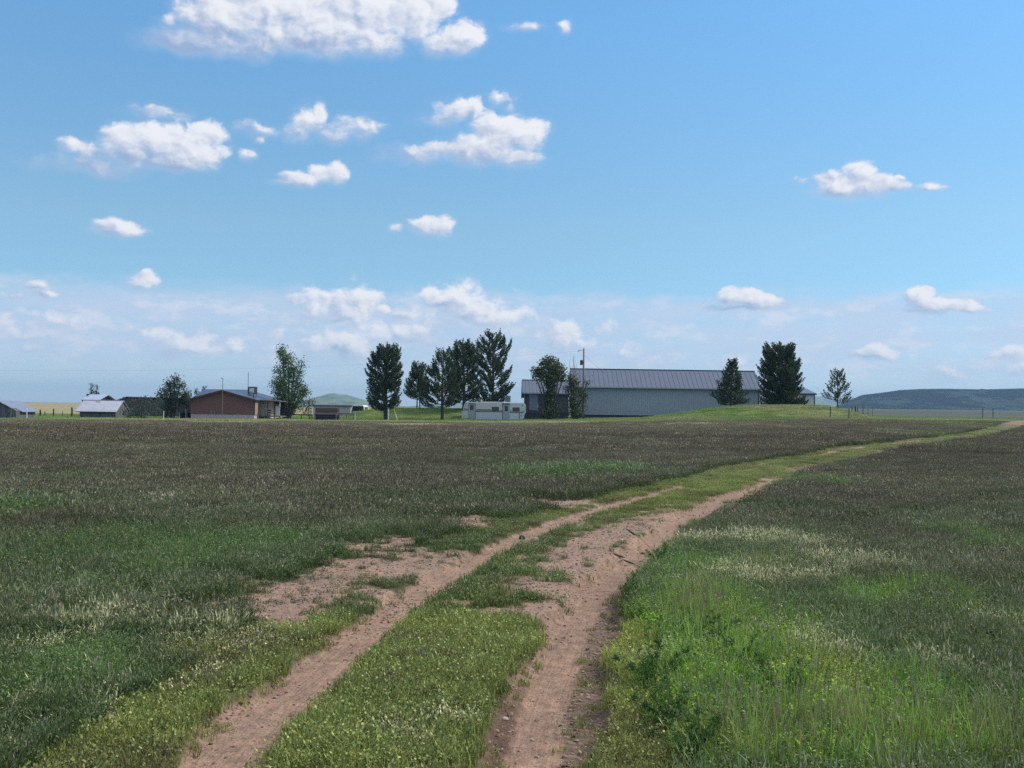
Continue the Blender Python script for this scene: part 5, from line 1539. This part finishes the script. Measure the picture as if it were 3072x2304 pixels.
# ------------------------------------------------------------------ far hills
def hill_material(name, base, scrub, thr, sc_=.006, dots=.03, zk=0.0):
    m, b, p = mat(name)
    geo = b.n('ShaderNodeNewGeometry')
    mp = b.n('ShaderNodeMapping'); m.node_tree.links.new(geo.outputs['Position'], mp.inputs[0]); mp.inputs['Scale'].default_value = (1, 1, 3.2)
    n = b.noise(mp.outputs[0], sc_, 5, .6); d = b.noise(mp.outputs[0], dots, 4, .7)
    sp = b.n('ShaderNodeSeparateXYZ'); m.node_tree.links.new(geo.outputs['Position'], sp.inputs[0])
    hz = b.m('MULTIPLY', b.m('SUBTRACT', sp.outputs[2], 38.0), zk)          # junipers grow thicker on the upper slope
    f = b.sstep(b.m('ADD', b.m('ADD', n, hz), b.m('MULTIPLY', b.m('SUBTRACT', d, .5), .8)), thr - .06, thr + .06)
    c = b.mix(f, base, scrub)
    c = b.mix(1.0, c, b.ramp(d, [(.3, (.75, .75, .75)), (.7, (1.25, 1.25, 1.25))]), 'MULTIPLY')
    b.put(p.inputs['Base Color'], c); p.inputs['Roughness'].default_value = 1.0
    p.inputs['Specular IOR Level'].default_value = 0.0
    return m


def ridge_mesh(name, prof, Y, depth, m, seed, base_drop=3.0, rough=.12, nx=220, nu=26):
    """a hill with crest line prof [(u, v)] at distance Y, rising from the plain depth metres in front of it"""
    u = np.linspace(prof[0][0], prof[-1][0], nx)
    v = np.interp(u, [p[0] for p in prof], [p[1] for p in prof])
    crest = np.array([at(a, b_, Y) for a, b_ in zip(u, v)])
    g0 = broad(crest[:, 0], np.full(nx, float(Y)))
    V = []
    tt = np.concatenate([np.linspace(0, 1, nu), np.linspace(1.06, 1.9, 10)])
    for t in tt:
        y = Y - depth + depth * t
        x = crest[:, 0] * (y / Y)
        h = np.maximum(crest[:, 2] - g0, 0)
        pr = (t ** 1.5 * .55 + .45 * sst(.35, .95, np.array(t))) if t <= 1 else 1 - .35 * (t - 1)
        z = g0 + h * pr
        gul = fbm(x, np.full(nx, y), 60, 4, seed) - .5
        z = z + gul * h * rough * 2 * (t > 0) * (t < .97) * min(1, 2.5 * (1 - abs(2 * min(t, 1) - 1)))
        if t == 0: z = np.minimum(broad(x, np.full(nx, y)), g0) - base_drop
        V.append(np.stack([x, np.full(nx, y), z], 1))
    V = np.concatenate(V); ny = len(tt)
    i = np.arange(ny * nx).reshape(ny, nx)
    f = np.stack([i[:-1, :-1], i[:-1, 1:], i[1:, 1:], i[1:, :-1]], -1).reshape(-1, 4)
    o = new_obj(name, mesh_np(name, V, f, smooth=True), None, m)
    tag(o, kind='structure')
    return o


H_MESA = hill_material('mesa_slope', (.032, .046, .042), (.003, .004, .007), .45, .007, .03, .0035)
H_GREEN = hill_material('green_hill', (.17, .22, .175), (.10, .13, .11), .60, .01, .04)  # some distance haze mixed into the pale bluish green
ridge_mesh('mesa', [(2440, 1240), (2500, 1222), (2522, 1212), (2560, 1196), (2580, 1187), (2592, 1184), (2620, 1181), (2660, 1176), (2700, 1170), (2760, 1167), (2830, 1166), (2880, 1167), (2940, 1168), (2946, 1166), (2956, 1168), (3072, 1165), (3200, 1160), (3400, 1150), (3700, 1160)], 2500, 420, H_MESA, 5, rough=.16, nx=420, nu=40)
ridge_mesh('hill', [(820, 1222), (890, 1208), (930, 1197), (960, 1188), (985, 1181), (1003, 1179), (1020, 1183), (1040, 1184), (1060, 1190), (1085, 1197), (1110, 1206), (1180, 1216), (1260, 1222)], 2600, 260, H_GREEN, 6, rough=.06)
ridge_mesh('far_hills', [(1150, 1224), (1250, 1217), (1300, 1213), (1420, 1210), (2250, 1200), (2440, 1189), (2475, 1190), (2505, 1194), (2530, 1192), (2580, 1194), (2700, 1196), (3300, 1196)], 4600, 500, H_GREEN, 7, rough=.05)


def build_haze():
    b_ = MB().box(-7200, 7200, -140, 7200, -5.0, 118.0)
    m = bpy.data.materials.new('haze'); m.use_nodes = True
    m.node_tree.nodes.clear()
    b = NB(m.node_tree)
    out = b.n('ShaderNodeOutputMaterial')
    v = b.n('ShaderNodeVolumePrincipled')
    v.inputs['Color'].default_value = (.45, .72, 1.0, 1); v.inputs['Density'].default_value = HAZE
    v.inputs['Anisotropy'].default_value = 0.2
    m.node_tree.links.new(v.outputs[0], out.inputs['Volume'])
    o = b_.build('haze', m)
    tag(o, kind='stuff')


HAZE = 1.35e-4
build_haze()


# ------------------------------------------------------------------ small things by the track
def seed_stalk(u, v, tu, tv, label, seed):
    """one tall grass stalk, its foot under (u, v), its bent seed head at (tu, tv)"""
    g = ground_px(u, v); zb = gz(g.x, g.y)
    e = at(tu, tv, g.y) - Vector((g.x, g.y, zb))
    t = thing('grass_stalk', (g.x, g.y, zb), 0, label, 'grass stalk', 'tall stalks beside the right rut')
    a = Vector((0, 0, -.03)); m_ = Vector((e.x * .35, 0, e.z * .6))
    st = [a, m_, Vector((e.x * .72, 0, e.z * .88)), e]
    MB().tube(st, [.006, .005, .0042, .0035], n=5).build('stem', paint('dry_straw', (.36, .30, .20), .8, .15, 8), t)
    d = (e - st[2]).normalized()
    hd = MB().tube([e - d * .01, e + d * .04, e + d * .10, e + d * .14], [.004, .013, .011, .003], n=6)
    hd.build('seed_head', paint('brown_seed_head', (.10, .075, .06), .9, .3, 60), t)


seed_stalk(1985, 1720, 1908, 1606, 'tallest pale grass stalk leaning out over the right rut', 1)
seed_stalk(1955, 1735, 1902, 1692, 'short grass stalk with dark head, lower of the three at the rut', 2)
seed_stalk(1945, 1720, 1872, 1672, 'grass stalk with dark head reaching furthest left into the rut', 3)


def feathery_weed(u, v, size, label, seed):
    """bushy weed with ferny side shoots"""
    g = ground_px(u, v); zb = gz(g.x, g.y)
    t = thing('leafy_weed', (g.x, g.y, zb), 0, label, 'weed', 'bright green weeds at the right verge')
    F = Foliage(seed); r = F.r; st = MB()
    for i in range(12):
        a = r.uniform(0, 6.28); le = size * r.uniform(.6, 1.1); el = r.uniform(.5, 1.3)
        tipv = Vector((math.cos(a) * math.cos(el), math.sin(a) * math.cos(el), math.sin(el))) * le
        st.tube([(0, 0, -.02), tipv * .5 + Vector((0, 0, le * .06)), tipv], [.004, .003, .001], n=4)
        for j in range(16):
            f = r.uniform(.25, 1); p = tipv * f + Vector((0, 0, le * .06 * math.sin(f * 3.14)))
            F.tuft(tuple(p), (r.normal(0, .6), r.normal(0, .6), .35), 7, .05 * size / .4, .010 * size / .4, .9)
    st.build('stem', paint('weed_stem', (.12, .14, .06), .8, .2, 20), t)
    F.build('leaves', L_WEED, t)


for i, (u, v, s_, lab) in enumerate([(1960, 2075, .40, 'dark ferny weed at the verge beside the yellow grass tuft'), (2110, 1950, .34, 'bright ferny weed in the lush grass below the tall stalks'), (2020, 2200, .36, 'ferny weed low on the right verge above the yellow tuft'),
                                    (2330, 2110, .34, 'ferny weed deep in the grass right of the verge'), (1980, 1690, .30, 'leafy weed where the right rut bends behind the stalks'), (2060, 2290, .34, 'ferny weed at the bottom edge right of the rut'),
                                    (2210, 2030, .30, 'ferny weed among the cream grass heads'), (1900, 1790, .24, 'small dark weed on the crumbled shoulder of the right rut')]):
    feathery_weed(u, v, s_, lab, 60 + i)


def rock(u, v, r_, label, m, seed, name='rock', group=None):
    g = ground_px(u, v); zb = gz(g.x, g.y)
    bm = bmesh.new(); bmesh.ops.create_icosphere(bm, subdivisions=2, radius=r_)
    rr = np.random.default_rng(seed)
    ax = rr.normal(size=(6, 3)); ax /= np.linalg.norm(ax, axis=1)[:, None]
    for q in bm.verts:
        n = np.array(q.co) / r_
        k = 1 - .28 * np.max(np.maximum(ax @ n - .55, 0)) - .06 * rr.uniform()
        q.co = Vector((q.co.x * k * 1.2, q.co.y * k, q.co.z * k * .75))
    me = bpy.data.meshes.new(name); bm.to_mesh(me); bm.free()
    o = new_obj(name, me, None, m)
    o.location = (g.x, g.y, zb + r_ * .35); o.rotation_euler = (0, 0, rr.uniform(0, 6))
    tag(o, label, 'rock', group)


rock(1566, 1607, .055, 'small dark rock on the left rim of the left rut', M_ROCK, 1)
rock(1606, 1626, .05, 'pale flat stone at the right rim of the left rut', M_PALESTONE, 2)
rock(1865, 1622, .04, 'pale stone beside the mid strip above the right rut', M_PALESTONE, 3)
rock(1515, 2112, .022, 'pale chip of stone on the dark bank of the right rut', M_PALESTONE, 4)


def build_gravel():
    c = bpy.data.collections.new('pebbles')
    r = np.random.default_rng(8)
    tone = [(.30, .22, .18), (.16, .11, .09), (.32, .25, .21), (.20, .14, .11)]
    for i in range(8):
        bm = bmesh.new(); bmesh.ops.create_icosphere(bm, subdivisions=1, radius=1)
        for q in bm.verts: q.co = Vector((q.co.x * r.uniform(.8, 1.3), q.co.y * r.uniform(.7, 1.1), q.co.z * r.uniform(.4, .75)))
        me = bpy.data.meshes.new(f'pebble_{i}'); bm.to_mesh(me); bm.free()
        me.materials.append(paint(f'pebble_{i % 4}', tone[i % 4], .95, .25, 3))
        c.objects.link(bpy.data.objects.new(f'pebble_{i}', me))
    p = sample_points(4.2, 22, lambda y: 620 if y < 9 else 620 * (9 / y) ** 1.4, half=.5, margin=0)
    x, y = p[:, 0], p[:, 1]
    q = zones(x, y)
    smooth = np.maximum((np.abs(q['sL']) < .2) * (1 - sst(8.6, 9.4, y) * (1 - sst(10.2, 11, y))), (q['sR'] > -.16) & (q['sR'] < .17))
    pr = q['bare'] * np.where(smooth > .5, .10, .75)
    k = rng.uniform(size=len(x)) < pr
    x, y = x[k], y[k]; n = len(x)
    s = np.clip(rng.lognormal(-4.8, .5, n), .003, .018)
    rot = np.stack([rng.normal(0, .3, n), rng.normal(0, .3, n), rng.uniform(0, 6.28, n)], 1)
    q = {a: b_[k] for a, b_ in q.items()}
    one = np.ones((n, 3))
    scatter('gravel', c, np.stack([x, y, terrain(x, y, q) + s * .2], 1), rot, np.repeat(s[:, None], 3, 1), rng.integers(0, 8, n), one, one, 'loose gravel and clods on the bare parts of the track')


build_gravel()
